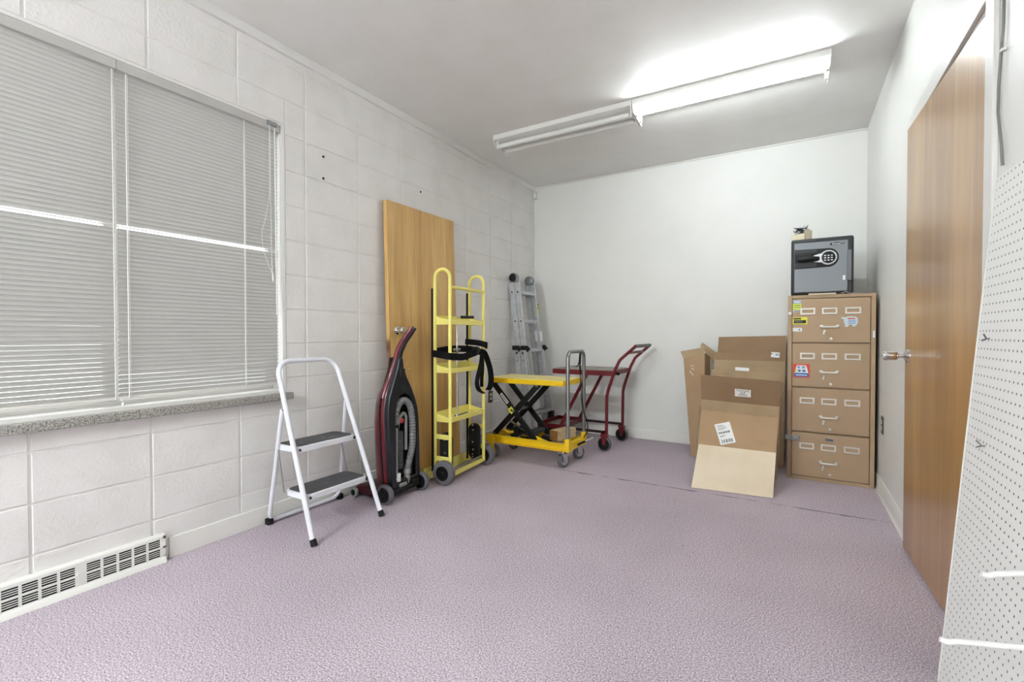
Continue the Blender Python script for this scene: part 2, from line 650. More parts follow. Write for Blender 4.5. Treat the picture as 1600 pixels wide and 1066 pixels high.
JY, JZ, BY, BZ = 1.41788, -0.0035, 0.4064, 0.2032
gy, gz = 0.0045, 0.0032
for i in range(-11, 10):
    for k in range(0, 15):
        y0, y1 = max(JY + i * BY + gy, Y_NEAR), min(JY + (i + 1) * BY - gy, D_)
        z0, z1 = max(JZ + k * BZ + gz, 0), min(JZ + (k + 1) * BZ - gz, H_)
        if y1 <= y0 or z1 <= z0:
            continue
        if y1 < WY0 or y0 > WY1 or z1 < WZ0 or z0 > WZ1:
            slab(y0, y1, z0, z1)
            continue
        if y0 < WY0:
            slab(y0, WY0, z0, z1)
        if y1 > WY1:
            slab(WY1, y1, z0, z1)
        ya, yb = max(y0, WY0), min(y1, WY1)
        if z0 < WZ0:
            slab(ya, yb, z0, WZ0)
        if z1 > WZ1:
            slab(ya, yb, WZ1, z1)
struct(b.build('wall_left', M['block'], smooth=0), 'white painted concrete block wall')

# right wall with the doorway
DY0, DY1, DZ1 = 1.985, 3.005, 2.085
b = MB()
b.box(W_, W_ + T, Y_NEAR, DY0, 0, H_)
b.box(W_, W_ + T, DY1, D_, 0, H_)
b.box(W_, W_ + T, DY0, DY1, DZ1, H_)
b.box(W_ + T, W_ + T + 0.05, DY0 - 0.1, DY1 + 0.1, 0, DZ1 + 0.1)
struct(b.build('wall_right', M['wall'], smooth=0))

# skirting and ceiling trims
struct(MB().box(-0.003, 0.011, 1.075, D_, 0.0, 0.098).build('baseboard_left', M['base'], bevel=0.002))
struct(MB().box(0, W_, D_ - 0.011, D_, 0, 0.1).build('baseboard_back', M['base'], bevel=0.004))
prof = [(W_, 0), (W_ - 0.018, 0), (W_ - 0.012, 0.012), (W_ - 0.009, 0.03), (W_ - 0.008, 0.095), (W_ - 0.004, 0.105), (W_, 0.107)]
struct(MB().prism([(x, 3.02, z) for x, z in prof], (0, D_ - 0.011 - 3.02, 0)).build('baseboard_right', M['base']))
struct(MB().box(-0.003, 0.022, Y_NEAR, D_, H_ - 0.052, H_).build('trim_1', M['trim'], bevel=0.002), 'white batten along the top of the block wall')
struct(MB().box(0, W_, D_ - 0.012, D_, H_ - 0.016, H_).build('trim_2', M['trim'], bevel=0.003), 'thin white moulding above the back wall')
# door casing
b = MB()
b.box(W_ - 0.014, W_, DY0 - 0.072, DY1 + 0.072, DZ1, DZ1 + 0.072)
b.box(W_ - 0.014, W_, DY0 - 0.072, DY0, 0, DZ1)
b.box(W_ - 0.014, W_, DY1, DY1 + 0.060, 0, DZ1)
b.box(W_, W_ + T, DY0, DY0 + 0.012, 0, DZ1)
b.box(W_, W_ + T, DY1 - 0.012, DY1, 0, DZ1)
b.box(W_, W_ + T, DY0 + 0.012, DY1 - 0.012, DZ1 - 0.012, DZ1)
struct(b.build('trim_3', M['trim'], bevel=0.003), 'white casing around the right doorway')

# the right door, a hand's breadth ajar
dr = bpy.data.objects.new('door_1', None)
COL.objects.link(dr)
DW = 0.985
hinge, latch = Vector((W_ + 0.002, DY0 + 0.018, 0)), Vector((3.031, 2.990, 0))
dv = (latch - hinge).normalized()
dr.location = hinge
dr.rotation_euler = (0, 0, math.atan2(dv.y, dv.x) - PI / 2)
struct(dr, 'varnished amber wood door, closed, on the right wall')
MB().box(0, 0.044, 0, (latch - hinge).length, 0.012, 2.068).build('leaf', M['doorwood2'], dr, bevel=0.0015)
LY = (latch - hinge).length - 0.062
b = MB()
b.lathe((0, LY, 0.962), (-0.2, LY, 0.962), [(0, 0.034), (0.004, 0.034), (0.008, 0.029), (0.014, 0.018), (0.02, 0.0115), (0.038, 0.0115), (0.043, 0.019), (0.048, 0.0225), (0.088, 0.0245), (0.094, 0.023), (0.096, 0.017)], 28)
b.box(-0.104, -0.09, LY - 0.0035, LY + 0.0035, 0.952, 0.972)
b.build('door_knob', M['chrome'], dr)
for hz in (1.80, 0.25):
    b = MB()
    for q in range(5):
        b.cyl((-0.004, -0.006, hz - 0.048 + q * 0.0192), (-0.004, -0.006, hz - 0.030 + q * 0.0192), 0.0075, n=12)
    b.box(-0.001, 0.002, -0.006, 0.014, hz - 0.048, hz + 0.048)
    b.build('hinge', M['zinc'], dr)

# ------------------------------------------------------------------ window
wn = bpy.data.objects.new('window_1', None)
COL.objects.link(wn)
struct(wn, 'wide window behind white mini blinds in the block wall')
XG = -0.115
b = MB()
fw = 0.045
for (y0, y1, z0, z1) in ((WY0, WY1, WZ1 - fw, WZ1), (WY0, WY1, WZ0, WZ0 + 0.04), (WY0, WY0 + fw, WZ0 + 0.04, WZ1 - fw), (WY1 - fw, WY1, WZ0 + 0.04, WZ1 - fw), (0.875, 0.925, WZ0 + 0.04, WZ1 - fw)):
    b.box(XG - 0.02, XG + 0.02, y0, y1, z0, z1)
b.build('window_frame', M['frame'], wn, bevel=0.003)
MB().box(XG - 0.003, XG + 0.003, WY0 + 0.02, WY1 - 0.02, WZ0 + 0.02, WZ1 - 0.02).build('pane', M['glass'], wn, smooth=0)
# white reveal lining with the wooden stool under the blinds
b = MB()
b.box(XG + 0.02, 0.002, WY1 - 0.022, WY1, WZ0, WZ1)
b.box(XG + 0.02, 0.002, WY0, WY0 + 0.022, WZ0, WZ1)
b.box(XG + 0.02, -0.002, WY0, WY1, WZ1 - 0.015, WZ1)
b.box(XG + 0.02, 0.000, WY0, WY1, WZ0, WZ0 + 0.022)
b.build('reveal_lining', M['trim'], wn, bevel=0.002)
struct(MB().box(-0.02, 0.042, WY0 - 0.1, WY1 + 0.022, WZ0 - 0.036, WZ0 + 0.003).build('trim_4', M['stone'], bevel=0.004, bseg=3), 'speckled grey stone window sill')


def make_blind(y0, y1, label, tilt, cords, wand, gapz, group):
    t = thing('venetian_blind', label, 'window blind', (-0.032, y0, WZ0 + 0.03), 0, group)
    x = -0.032
    zt = WZ1 - 0.016
    hb = MB().box(x - 0.018, x + 0.030, y0, y1, zt - 0.042, zt)
    hb.build('headrail', M['headrail'], t, True, bevel=0.002)
    s = MB()
    pitch, wd = 0.0198, 0.0250
    z = zt - 0.052
    rnd = random.Random(int(y0 * 100))
    zlow = WZ0 + 0.052
    k = 0
    while z > zlow:
        if gapz and abs(z - gapz) < pitch * 0.75:
            a = R(8)
        else:
            a = tilt + R(rnd.uniform(-1.5, 1.5))
        pr = []
        for q in range(6):
            f = q / 5 - 0.5
            lx = f * wd
            lz = 0.0042 * (1 - 4 * f * f)
            pr.append((x + 0.002 + lx * math.cos(a) + lz * math.sin(a), z - lx * math.sin(a) + lz * math.cos(a)))
        dz = rnd.uniform(-0.0006, 0.0006)
        va = [s.bm.verts.new((px, y0 + 0.004, pz + dz)) for px, pz in pr]
        vb = [s.bm.verts.new((px, y1 - 0.004, pz - dz)) for px, pz in pr]
        for q in range(5):
            s.bm.faces.new((va[q], va[q + 1], vb[q + 1], vb[q]))
        z -= pitch
        k += 1
    so = s.build('slats', M['slat'], t, True, smooth=60)
    MB().box(x - 0.010, x + 0.014, y0 + 0.003, y1 - 0.003, z - 0.002, z + 0.011).build('bottom_rail', M['frame'], t, True, bevel=0.003)
    for cy in cords:
        c = MB()
        c.tube([(x + 0.0155, cy, zt - 0.04), (x + 0.0155, cy, z + 0.004)], 0.0019, 6)
        c.tube([(x + 0.0155, cy + 0.006, zt - 0.04), (x + 0.0155, cy + 0.006, z + 0.004)], 0.0010, 6)
        c.build('ladder_cord', M['cord'], t, True)
    return t, x, zt, z


bl, bx_, zt, zb = make_blind(0.145, 0.8965, 'white mini blind at left in the window, lighter slats', R(-52), (0.40, 0.885), None, 1.545, 'mini blinds in the window')
c = MB()
c.tube([(bx_ + 0.017, 0.905, zb), (bx_ + 0.017, 0.91, zb - 0.018)], 0.0016, 6)
c.ball((bx_ + 0.018, 0.911, zb - 0.022), 0.006, 1, 1, 1.4, 10)
c.build('cord_tassel', M['cord'], bl, True)
br, bx_, zt, zb = make_blind(0.8975, 1.664, 'white mini blind at right in the window with lift cords', R(-55), (0.935, 1.462), None, 1.553, 'mini blinds in the window')
c = MB()
xc = bx_ + 0.034
c.tube([(xc, 1.600, zt - 0.02), (xc, 1.603, 1.60), (xc + 0.006, 1.604, 1.43), (xc, 1.612, 1.40)], 0.0012, 6)
c.tube([(xc, 1.596, zt - 0.02), (xc, 1.594, 1.85), (xc, 1.575, 1.74), (xc, 1.548, 1.64), (xc, 1.553, 1.55), (xc, 1.585, 1.46), (xc, 1.606, 1.42), (xc, 1.612, 1.40)], 0.0012, 6)
c.lathe((xc, 1.612, 1.415), (xc, 1.612, 1.30), [(0, 0.003), (0.02, 0.006), (0.035, 0.006), (0.045, 0.003)], 10)
c.build('lift_cord', M['cord'], br, True)
MB().cyl((xc, 1.628, zt - 0.03), (xc + 0.004, 1.632, 1.18), 0.0035, n=8).build('tilt_wand', M['cord'], br, True)
MB().box(bx_ + 0.028, bx_ + 0.042, 1.585, 1.64, zt - 0.02, zt + 0.004).build('bracket', M['zinc'], br, True, bevel=0.002)

# outside the window
struct(MB().box(-9, -T - 0.05, -6, 9, -0.6, -0.5).build('ground_outside', M['grass'], smooth=0))



# ================================================================== LIGHT FIXTURES
H = H_


def fixture(x0, x1, y, lit, label, group, near=False, drop=0.0):
    H_ = H - drop
    t = thing('fluorescent_fixture', label, 'ceiling light', ((x0 + x1) / 2, y, H), 0, group)
    prof = [(-0.108, 0), (-0.108, -0.036), (-0.104, -0.038), (-0.025, -0.044), (-0.016, -0.056), (0.016, -0.056), (0.025, -0.044), (0.104, -0.038), (0.108, -0.036), (0.108, 0)]
    h = MB().prism([(x0 + 0.006, y + a, H_ + c) for a, c in prof], (x1 - x0 - 0.012, 0, 0)).build('housing', M['fixture'], t, True)
    pl = [(-0.112, 0), (-0.112, -0.055), (-0.085, -0.088), (0.085, -0.108), (0.125, -0.108), (0.125, -0.075), (0.112, -0.05), (0.112, 0)]
    for xe in (x0, x1 - 0.008):
        MB().prism([(xe, y + a, H_ + c) for a, c in pl], (0.008, 0, 0)).build('end_plate', M['fixture'], t, True, bevel=0.001)
    for k, dy in enumerate((-0.052, 0.056)):
        z = H_ - 0.080
        for xa, xb in ((x0 + 0.008, x0 + 0.026), (x1 - 0.026, x1 - 0.008)):
            MB().box(xa, xb, y + dy - 0.014, y + dy + 0.014, z - 0.02, z + 0.045).build('socket', M['fixture'], t, True, bevel=0.002)
        if lit[k] is None:
            continue
        m = (M['fill_tube'] if near else M['tube']) if lit[k] else M['deadtube']
        MB().cyl((x0 + 0.03, y + dy, z), (x1 - 0.03, y + dy, z), 0.0185, n=20).build('tube', m, t, True, label='lit fluorescent tube' if lit[k] else 'unlit fluorescent tube')
    if drop:  # only the added fill light hangs lower, to brighten the ceiling
        for xr in (x0 + 0.2, x1 - 0.2):
            MB().cyl((xr, y, H_ - 0.005), (xr, y, H), 0.006, n=8).build('hanger_rod', M['zinc'], t, True)
    return t


YF = 3.453
fixture(0.375, 1.553, YF, (0, 0), 'unlit two-tube ceiling fixture, left half of the row, nearer the block wall', 'ceiling strip lights')
fixture(1.556, 2.738, YF, (1, None), 'glowing ceiling strip light, right half of the row, by the wood door', 'ceiling strip lights')
fixture(0.34, 1.52, -1.85, (1, 1), 'added unseen two-tube fill light hung on rods behind the camera', 'ceiling strip lights', near=True, drop=0.38)  # unseen lamp added to even out the room's brightness


# ================================================================== SMALL WALL FITTINGS
t = thing('floor_register', 'long white slotted register at the foot of the wall under the window', 'vent', (0, 0.5, 0))


def register(t, ya, yb, z0, z1, cells):
    x1 = 0.028
    b = MB()
    b.prism([(0, ya, 0.0), (x1 + 0.012, ya, 0.0), (x1 + 0.008, ya, 0.014), (x1, ya, z0 - 0.004), (x1 - 0.006, ya, z0 - 0.004), (0, ya, 0.006)], (0, yb - ya, 0))
    zm = (z0 + z1) / 2
    xs = (x1 - 0.004, x1)
    rows = ((z0, zm - 0.0045), (zm + 0.0045, z1))
    b.box(xs[0], xs[1], ya, yb, z1, z1 + 0.014)
    b.box(xs[0], xs[1], ya, yb, zm - 0.0045, zm + 0.0045)
    b.box(xs[0], xs[1], ya, yb, z0 - 0.006, z0)
    b.prism([(0, ya, z1 + 0.0135), (x1, ya, z1 + 0.0135), (x1 - 0.004, ya, z1 + 0.018), (0, ya, z1 + 0.020)], (0, yb - ya, 0))
    b.box(0, x1, ya, ya + 0.010, 0, z1 + 0.0135)
    b.box(0, x1, yb - 0.010, yb, 0, z1 + 0.0135)
    edges = [ya + 0.01] + [e for c in cells for e in c] + [yb - 0.01]
    for k in range(0, len(edges), 2):
        for r in rows:
            if edges[k + 1] > edges[k]:
                b.box(xs[0], xs[1], edges[k], edges[k + 1], r[0], r[1])
    for c in cells:
        for r in rows:
            n = 4
            for q in range(1, n):
                z = r[0] + (r[1] - r[0]) * q / n
                b.box(xs[0], xs[1] - 0.0005, c[0], c[1], z - 0.0013, z + 0.0013)
    b.build('cover', M['register'], t, True)
    MB().box(0.001, 0.004, ya + 0.011, yb - 0.011, 0.012, z1 + 0.012).build('dark_cavity', M['dark'], t, True, smooth=0)


cells = []
y = 1.030
for g in range(3):
    for k in range(5):
        cells.append((y - 0.046, y))
        y -= 0.055
    y -= 0.028
cells = sorted(cells)
register(t, 0.12, 1.052, 0.030, 0.110, cells)
b = MB()
b.lathe((0.028, 0.736, 0.075), (0.045, 0.736, 0.075), [(0, 0.007), (0.003, 0.006), (0.004, 0.003), (0.012, 0.003)], 12)
b.build('damper_knob', M['register'], t, True)
t = thing('floor_register', 'white slotted register low on the block wall behind the lift table', 'vent', (0, 3.6, 0))
cells = [(3.53 + k * 0.055, 3.576 + k * 0.055) for k in range(9)]
register(t, 3.51, 4.04, 0.030, 0.110, cells)


def outlet(p, n, label, group):
    """duplex outlet on a side wall; n = +1 on the left wall, -1 on the right"""
    t = thing('wall_outlet', label, 'power outlet', p, 0, group)
    MB().box(*sorted((0, n * 0.006)), -0.036, 0.036, -0.058, 0.058).build('plate', M['outlet'], t, bevel=0.003)
    for dz in (-0.020, 0.020):
        r = MB().box(*sorted((n * 0.004, n * 0.009)), -0.0165, 0.0165, dz - 0.0135, dz + 0.0135).build('receptacle', M['outletface'], t, bevel=0.004)
        s = MB()
        for dy in (-0.006, 0.006):
            s.box(*sorted((n * 0.0085, n * 0.0094)), dy - 0.0012, dy + 0.0012, dz - 0.004, dz + 0.005)
        s.build('slot', M['dark'], r)
    return t


outlet((0.0, 3.860, 0.452), 1, 'dark duplex outlet on the block wall beside the lift table', 'wall outlets')
outlet((W_, 3.895, 0.468), -1, 'dark duplex outlet low on the right wall beside the filing cabinet', 'wall outlets')

t = thing('motion_sensor', 'small off-white sensor high in the back left corner', 'sensor', (0.03, D_ - 0.03, 2.64))
MB().box(0.004, 0.040, D_ - 0.046, D_ - 0.004, 2.600, 2.688).build('body', M['sensor'], t, True, bevel=0.006)
MB().box(0.012, 0.043, D_ - 0.0475, D_ - 0.018, 2.618, 2.655).build('lens', M['paper'], t, True, bevel=0.004)

for y, z, lb in ((1.954, 2.189, 'upper dark screw of the pair on the block wall right of the window'),
                 (1.953, 2.052, 'lower dark screw of the pair on the block wall right of the window'),
                 (2.858, 2.201, 'small dark screw in the block wall just above the leaning door')):
    o = MB().lathe((-0.002, y, z), (0.02, y, z), [(0, 0.008), (0.005, 0.008), (0.007, 0.004)], 10).build('wall_screw', M['dark'])
    tag(o, lb, 'screw', 'screws in the block wall')

# cable stapled up the right wall beside the door
t = thing('wall_cable', 'thin grey painted cable hanging down the right wall beside the door casing', 'cable', (W_, 1.85, 1.53))
MB().tube([(W_ - 0.005, 1.865, 2.72), (W_ - 0.005, 1.862, 2.3), (W_ - 0.006, 1.866, 1.95), (W_ - 0.010, 1.882, 1.78), (W_ - 0.012, 1.876, 1.70), (W_ - 0.008, 1.862, 1.60), (W_ - 0.006, 1.860, 1.545)], 0.0036, 8, bend=0.2).build('cord', M['cable'], t, True)
MB().box(W_ - 0.012, W_, 1.857, 1.873, 1.868, 1.876).build('clip', M['trim'], t, True, bevel=0.002)

# pegboard leaning on the right wall beside the camera
PT = 0.006
lean = math.atan2(0.112, 1.51)
t = thing('pegboard', 'white perforated pegboard panel leaning on the right wall in the near corner', 'pegboard', (2.9455, 1.897, 0.0))
t.rotation_euler = (0, lean, 0)
Lz = math.hypot(0.104, 1.518)
MB().box(0, PT, -1.22, 0.0, 0.0, Lz).build('board', M['peg'], t, bevel=0.0008)
b = MB()
b.box(-0.002, PT + 0.002, 0.0, 0.004, 0.0, Lz)
b.build('edge_strip', M['pegedge'], t)


def peg_hook(tip, base, label):
    """long white wire hook: tip bends up at the free end, a crank and back-plate sit on the board"""
    t = thing('pegboard_hook', label, 'hook', base, 0, 'white pegboard hooks')
    tip, base = Vector(tip), Vector(base)
    d = (tip - base)
    pts = [(0.012, 0, 0.02), (0.0, 0, 0.02), (-0.006, 0, 0.0), d * 0.55, d * 0.86, d * 0.93 + Vector((0, 0, -0.004)), d + Vector((0, 0, 0.002))]
    MB().tube(pts, 0.0052, 12, bend=0.012).build('wire', M['hook'], t)
    MB().box(-0.004, 0.0, -0.012, 0.012, -0.02, 0.03).build('back_plate', M['hook'], t, bevel=0.002)


def peg_x(z):
    return 2.9455 + z * math.tan(lean) - 0.001


peg_hook((2.803, 1.20, 0.475), (peg_x(0.512) - 0.003, 1.20, 0.512), 'lower long white hook sticking out of the pegboard, nearest the bottom edge')
peg_hook((2.860, 1.20, 0.618), (peg_x(0.655) - 0.003, 1.20, 0.655), 'upper long white hook sticking out of the pegboard, second from the bottom')
for q, (y, z, dy) in enumerate(((1.74, 0.765, 0.012), (1.80, 1.055, -0.01))):
    o = MB().tube([(peg_x(z) + 0.004, y, z), (peg_x(z) - 0.006, y, z), (peg_x(z) - 0.014, y + dy, z + 0.012)], 0.0022, 8, bend=0.004)
    o.tube([(peg_x(z) - 0.006, y, z), (peg_x(z) - 0.012, y + 0.012, z - 0.006)], 0.0022, 8)
    o = o.build('hook_stub', M['zinc'])
    tag(o, ('small broken wire hook in the pegboard below door knob height', 'small bent wire hook near the pegboard far edge at upper height')[q], 'hook', 'bent wire hooks')


# ================================================================== LEANING DOOR
t = thing('spare_door', 'pale wooden door slab with knob leaning against the block wall', 'door', (0.07, 2.82, 0))
xt, xb_, zt_ = 0.062, 0.128, 2.03
th = 0.038
yb0, yb1, yt0, yt1 = 2.425, 3.205, 2.432, 3.200
nrm = Vector((zt_, 0, xb_ - xt)).normalized()
f = [Vector((xb_, yb0, 0.004)), Vector((xb_, yb1, 0.004)), Vector((xt, yt1, zt_)), Vector((xt, yt0, zt_))]
b = MB()
b.sheet(f, th)
slabo = b.build('slab', M['doorwood'], t, True, bevel=0.0015)
n = (f[1] - f[0]).cross(f[3] - f[0]).normalized()


def on_door(y, z, off):
    k = (z - 0.004) / (zt_ - 0.004)
    return Vector((xb_ + (xt - xb_) * k, y, z)) + n * off


b = MB()
b.sheet([on_door(yb0, 0.006, 0.0002), on_door(yt0, zt_ - 0.002, 0.0002), on_door(yt0, zt_ - 0.002, -th), on_door(yb0, 0.006, -th)], 0.0012)
b.build('edge_band', M['dooredge'], t, True)
kc = on_door(2.50, 1.095, 0)
b = MB()
b.lathe(kc, kc + n, [(0, 0.031), (0.005, 0.030), (0.010, 0.016), (0.028, 0.0115), (0.036, 0.019), (0.046, 0.026), (0.058, 0.0265), (0.064, 0.022), (0.067, 0.012)], 24)
kb = kc - n * th
b.lathe(kb, kb - n, [(0, 0.031), (0.005, 0.028), (0.012, 0.013), (0.022, 0.013), (0.030, 0.023), (0.044, 0.024), (0.048, 0.018)], 24)
b.build('door_knob', M['chrome'], t, True)
for y, z in ((2.590, 0.850), (2.567, 0.812), (2.612, 0.810)):
    q = on_door(y, z, 0)
    MB().lathe(q - n * 0.003, q + n, [(0, 0.006), (0.0036, 0.006)], 10).build('screw_hole', M['cream'], t, True)
b = MB()
for k in range(7):
    z = 1.74 - k * 0.011
    b.cyl(on_door(yt1 + 0.003, z - 0.004, -0.012), on_door(yt1 + 0.003, z + 0.004, -0.012), 0.007, n=8)
b.build('hinge', M['zinc'], t, True)


# ================================================================== STEP STOOL
t = thing('step_stool', 'white tubular two-step stool with grey mats standing under the window', 'step stool', (0.27, 1.74, 0))
r = 0.0135


def fx(z):
    return 0.487 - 0.395 * z


b = MB()
b.tube([(fx(0.02), 1.512, 0.02), (fx(0.918), 1.548, 0.918), (fx(0.918), 1.932, 0.918), (fx(0.02), 1.966, 0.02)], r, 14, bend=0.085, seg=8)
b.build('front_frame', M['whitemetal'], t, True)
b = MB()
b.tube([(0.205, 1.530, 0.665), (0.035, 1.556, 0.020), (0.035, 2.035, 0.020), (0.205, 1.948, 0.665)], 0.0115, 14, bend=0.05, seg=6)
b.build('rear_frame', M['whitemetal'], t, True)
for y0, y1 in ((1.512, 1.512), (1.966, 1.966)):
    MB().lathe((fx(-0.002) + 0.003, y0, 0.0), (fx(0.05) + 0.0, y1, 0.05), [(0, 0.017), (0.03, 0.0165), (0.034, 0.0145)], 16).build('foot_cap', M['rubber'], t, True)
for y0 in (1.556, 2.035):
    MB().box(0.018, 0.054, y0 - 0.016, y0 + 0.016, 0.0, 0.034).build('foot_cap', M['rubber'], t, True, bevel=0.004)


def rrect(x0, x1, y0, y1, rad, z, n=5):
    pts = []
    for cx, cy, a0 in ((x1 - rad, y1 - rad, 0), (x0 + rad, y1 - rad, 90), (x0 + rad, y0 + rad, 180), (x1 - rad, y0 + rad, 270)):
        for k in range(n + 1):
            a = R(a0 + 90 * k / n)
            pts.append((cx + rad * math.cos(a), cy + rad * math.sin(a), z))
    return pts


for z, xf, xr, ya, yb in ((0.468, fx(0.468) + 0.006, 0.118, 1.545, 1.935), (0.232, fx(0.232) + 0.006, 0.205, 1.538, 1.945)):
    s = MB().prism(rrect(xr, xf, ya, yb, 0.035, z - 0.032), (0, 0, 0.032)).build('step', M['whitemetal'], t, True, bevel=0.003)
    MB().prism(rrect(xr + 0.010, xf - 0.010, ya + 0.010, yb - 0.010, 0.028, z - 0.001), (0, 0, 0.004)).build('tread_mat', M['mat'], s, True)
    for yy, sg in ((ya, -1), (yb, 1)):
        b = MB()
        b.lathe((xf - 0.016, yy + sg * 0.006, z - 0.017), (xf - 0.016, yy + sg * 0.03, z - 0.017), [(0, 0.0075), (0.006, 0.0075)], 10)
        b.lathe((xf + 0.002, yy + sg * (0.004 - 0.02), z - 0.017), (xf + 0.008, yy + sg * (0.004 - 0.02), z - 0.017), [(0, 0.007), (0.006, 0.005)], 10)
        b.build('pivot_bolt', M['rubber'], s, True)
for ya, yb in ((1.538, 1.534), (1.944, 1.952)):
    MB().tube([(0.155, ya, 0.44), (0.21, yb, 0.215)], 0.0035, 8).build('link_rod', M['zinc'], t, True)
for ya in (1.528, 1.952):
    MB().tube([(0.205, ya, 0.655), (0.226, ya + (0.004 if ya < 1.7 else -0.006), 0.672)], 0.006, 8).build('hinge_pin', M['zinc'], t, True)


# ================================================================== UPRIGHT VACUUM
t = thing('upright_vacuum', 'black and dark red upright vacuum cleaner seen from behind, in front of the leaning door', 'vacuum cleaner', (0.36, 2.25, 0))
out = [(2.168, 0.075), (2.146, 0.35), (2.137, 0.53), (2.140, 0.60), (2.152, 0.665), (2.176, 0.728), (2.201, 0.79), (2.226, 0.85), (2.236, 0.915),
       (2.272, 0.915), (2.280, 0.85), (2.308, 0.785), (2.350, 0.714), (2.386, 0.640), (2.408, 0.575), (2.420, 0.50), (2.428, 0.29), (2.430, 0.075)]
inn = [(2.206, 0.12), (2.202, 0.35), (2.203, 0.56), (2.215, 0.625), (2.245, 0.668), (2.290, 0.682), (2.335, 0.655), (2.365, 0.605), (2.383, 0.54), (2.392, 0.35), (2.394, 0.12)]
MB().ring([(0.330, y, z) for y, z in out], [(0.330, y, z) for y, z in inn], (0.042, 0, 0)).build('back_shell', M['vacblack'], t, True, bevel=0.008, bseg=3)
MB().prism([(0.278, y * 0.97 + 2.28 * 0.03, z) for y, z in out], (0.012, 0, 0)).build('recess_panel', M['vacin'], t, True)
rim = [(2.170, 0.085), (2.150, 0.35), (2.142, 0.53), (2.146, 0.60), (2.158, 0.665), (2.182, 0.728), (2.208, 0.785), (2.30, 0.785), (2.345, 0.714), (2.381, 0.640), (2.403, 0.575), (2.416, 0.50), (2.424, 0.29), (2.426, 0.085)]
MB().ring([(0.292, y, z) for y, z in rim], [(0.292, y, z) for y, z in inn], (0.037, 0, 0)).build('red_rim', M['vacred'], t, True, bevel=0.006)
b = MB()
secs = [(0.279, 0.88, 0.04), (0.268, 0.93, 0.03), (0.242, 0.88, 0.07), (0.212, 0.76, 0.16), (0.182, 0.58, 0.30), (0.165, 0.36, 0.46)]
hood = [(2.160, 0.10), (2.140, 0.35), (2.134, 0.50), (2.150, 0.62), (2.185, 0.70), (2.24, 0.74), (2.32, 0.74), (2.375, 0.70), (2.41, 0.62), (2.425, 0.50), (2.43, 0.35), (2.428, 0.10)]
rings = []
for x, k, dz in secs:
    rings.append([b.bm.verts.new((x, 2.283 + (y - 2.283) * k, 0.42 + (z - 0.42) * (min(k + dz, 0.98)))) for y, z in hood])
for a, c in zip(rings, rings[1:]):
    for i in range(len(hood)):
        b.bm.faces.new((a[i], a[(i + 1) % len(hood)], c[(i + 1) % len(hood)], c[i]))
b.bm.faces.new(rings[0])
b.bm.faces.new(rings[-1][::-1])
b.build('dust_hood', M['vacred'], t, True, smooth=50)
hp = [(0.322, 2.254, 0.80), (0.325, 2.254, 0.84), (0.335, 2.252, 0.90), (0.350, 2.256, 0.96), (0.378, 2.268, 1.02), (0.415, 2.285, 1.075), (0.436, 2.297, 1.112)]
MB().tube([(x + 0.004, y + 0.008, z) for x, y, z in hp], 0.0185, 14, rf=lambda q: 1.35 - 0.5 * q).build('handle', M['vacblack'], t, True, smooth=60)
MB().tube(spline([(0.300, 2.165, 0.655), (0.304, 2.192, 0.730), (0.308, 2.222, 0.800)] + [(x - 0.005, y - 0.008, z + 0.001) for x, y, z in hp[2:]], 4), 0.0165, 14, rf=lambda q: 1.35 - 0.45 * q).build('handle_spine', M['vacred'], t, True, smooth=60)
MB().box(0.36, 0.378, 2.240, 2.285, 0.79, 0.845).build('cord_hook', M['vacin'], t, True, bevel=0.006)
b = MB()
b.box(0.366, 0.372, 2.215, 2.325, 0.735, 0.741)
b.box(0.366, 0.374, 2.255, 2.285, 0.700, 0.735)
b.build('latch', M['vacin'], t, True, bevel=0.002)
# hose, corrugated
base = [(0.335, 2.232, 0.470), (0.342, 2.226, 0.53), (0.352, 2.234, 0.592), (0.358, 2.262, 0.628), (0.360, 2.302, 0.628), (0.360, 2.342, 0.590), (0.358, 2.362, 0.52), (0.358, 2.368, 0.43), (0.358, 2.366, 0.33), (0.356, 2.348, 0.25), (0.354, 2.330, 0.20), (0.354, 2.322, 0.16)]


hs = spline(base, 14)
nh = len(hs)
MB().tube(hs, 0.0225, 16, rf=lambda q: 1.0 if int(round(q * (nh - 1))) % 3 else 0.86).build('hose', M['hose'], t, True, smooth=20)
MB().lathe((0.354, 2.322, 0.175), (0.35, 2.318, 0.07), [(0, 0.025), (0.03, 0.026), (0.034, 0.021), (0.05, 0.021), (0.053, 0.024), (0.10, 0.022)], 18).build('hose_cuff', M['greyplastic'], t, True)
MB().tube([(0.335, 2.245, 0.43), (0.345, 2.262, 0.52), (0.35, 2.295, 0.555), (0.348, 2.318, 0.52), (0.345, 2.318, 0.30)], 0.011, 10, bend=0.03).build('inner_pipe', M['greyplastic'], t, True)
MB().ball((0.352, 2.275, 0.500), 0.014, 1, 1, 1.3, 12).build('release_button', M['redplastic'], t, True)
MB().lathe((0.335, 2.232, 0.478), (0.335, 2.232, 0.43), [(0, 0.026), (0.04, 0.024), (0.048, 0.022)], 16).build('hose_elbow', M['black'], t, True)
b = MB()
for k in range(18):
    b.lathe((0.325, 2.268, 0.185 + k * 0.0135), (0.325, 2.268, 0.21 + k * 0.0135), [(0, 0.030), (0.004, 0.034), (0.009, 0.034), (0.0135, 0.030)], 12)
b.build('filter_canister', mat('dark_mesh', '4b4d4e', 0.6), t, True)
MB().cyl((0.362, 2.217, 0.14), (0.362, 2.217, 0.46), 0.0085, n=10).build('wand', M['greyplastic'], t, True)
MB().box(0.35, 0.372, 2.213, 2.243, 0.105, 0.165).build('rating_label', M['paper'], t, True)
MB().box(0.33, 0.385, 2.228, 2.292, 0.075, 0.098).build('pedal', M['greyplastic'], t, True, bevel=0.005)
b = MB()
b.box(0.29, 0.372, 2.14, 2.43, 0.035, 0.085)
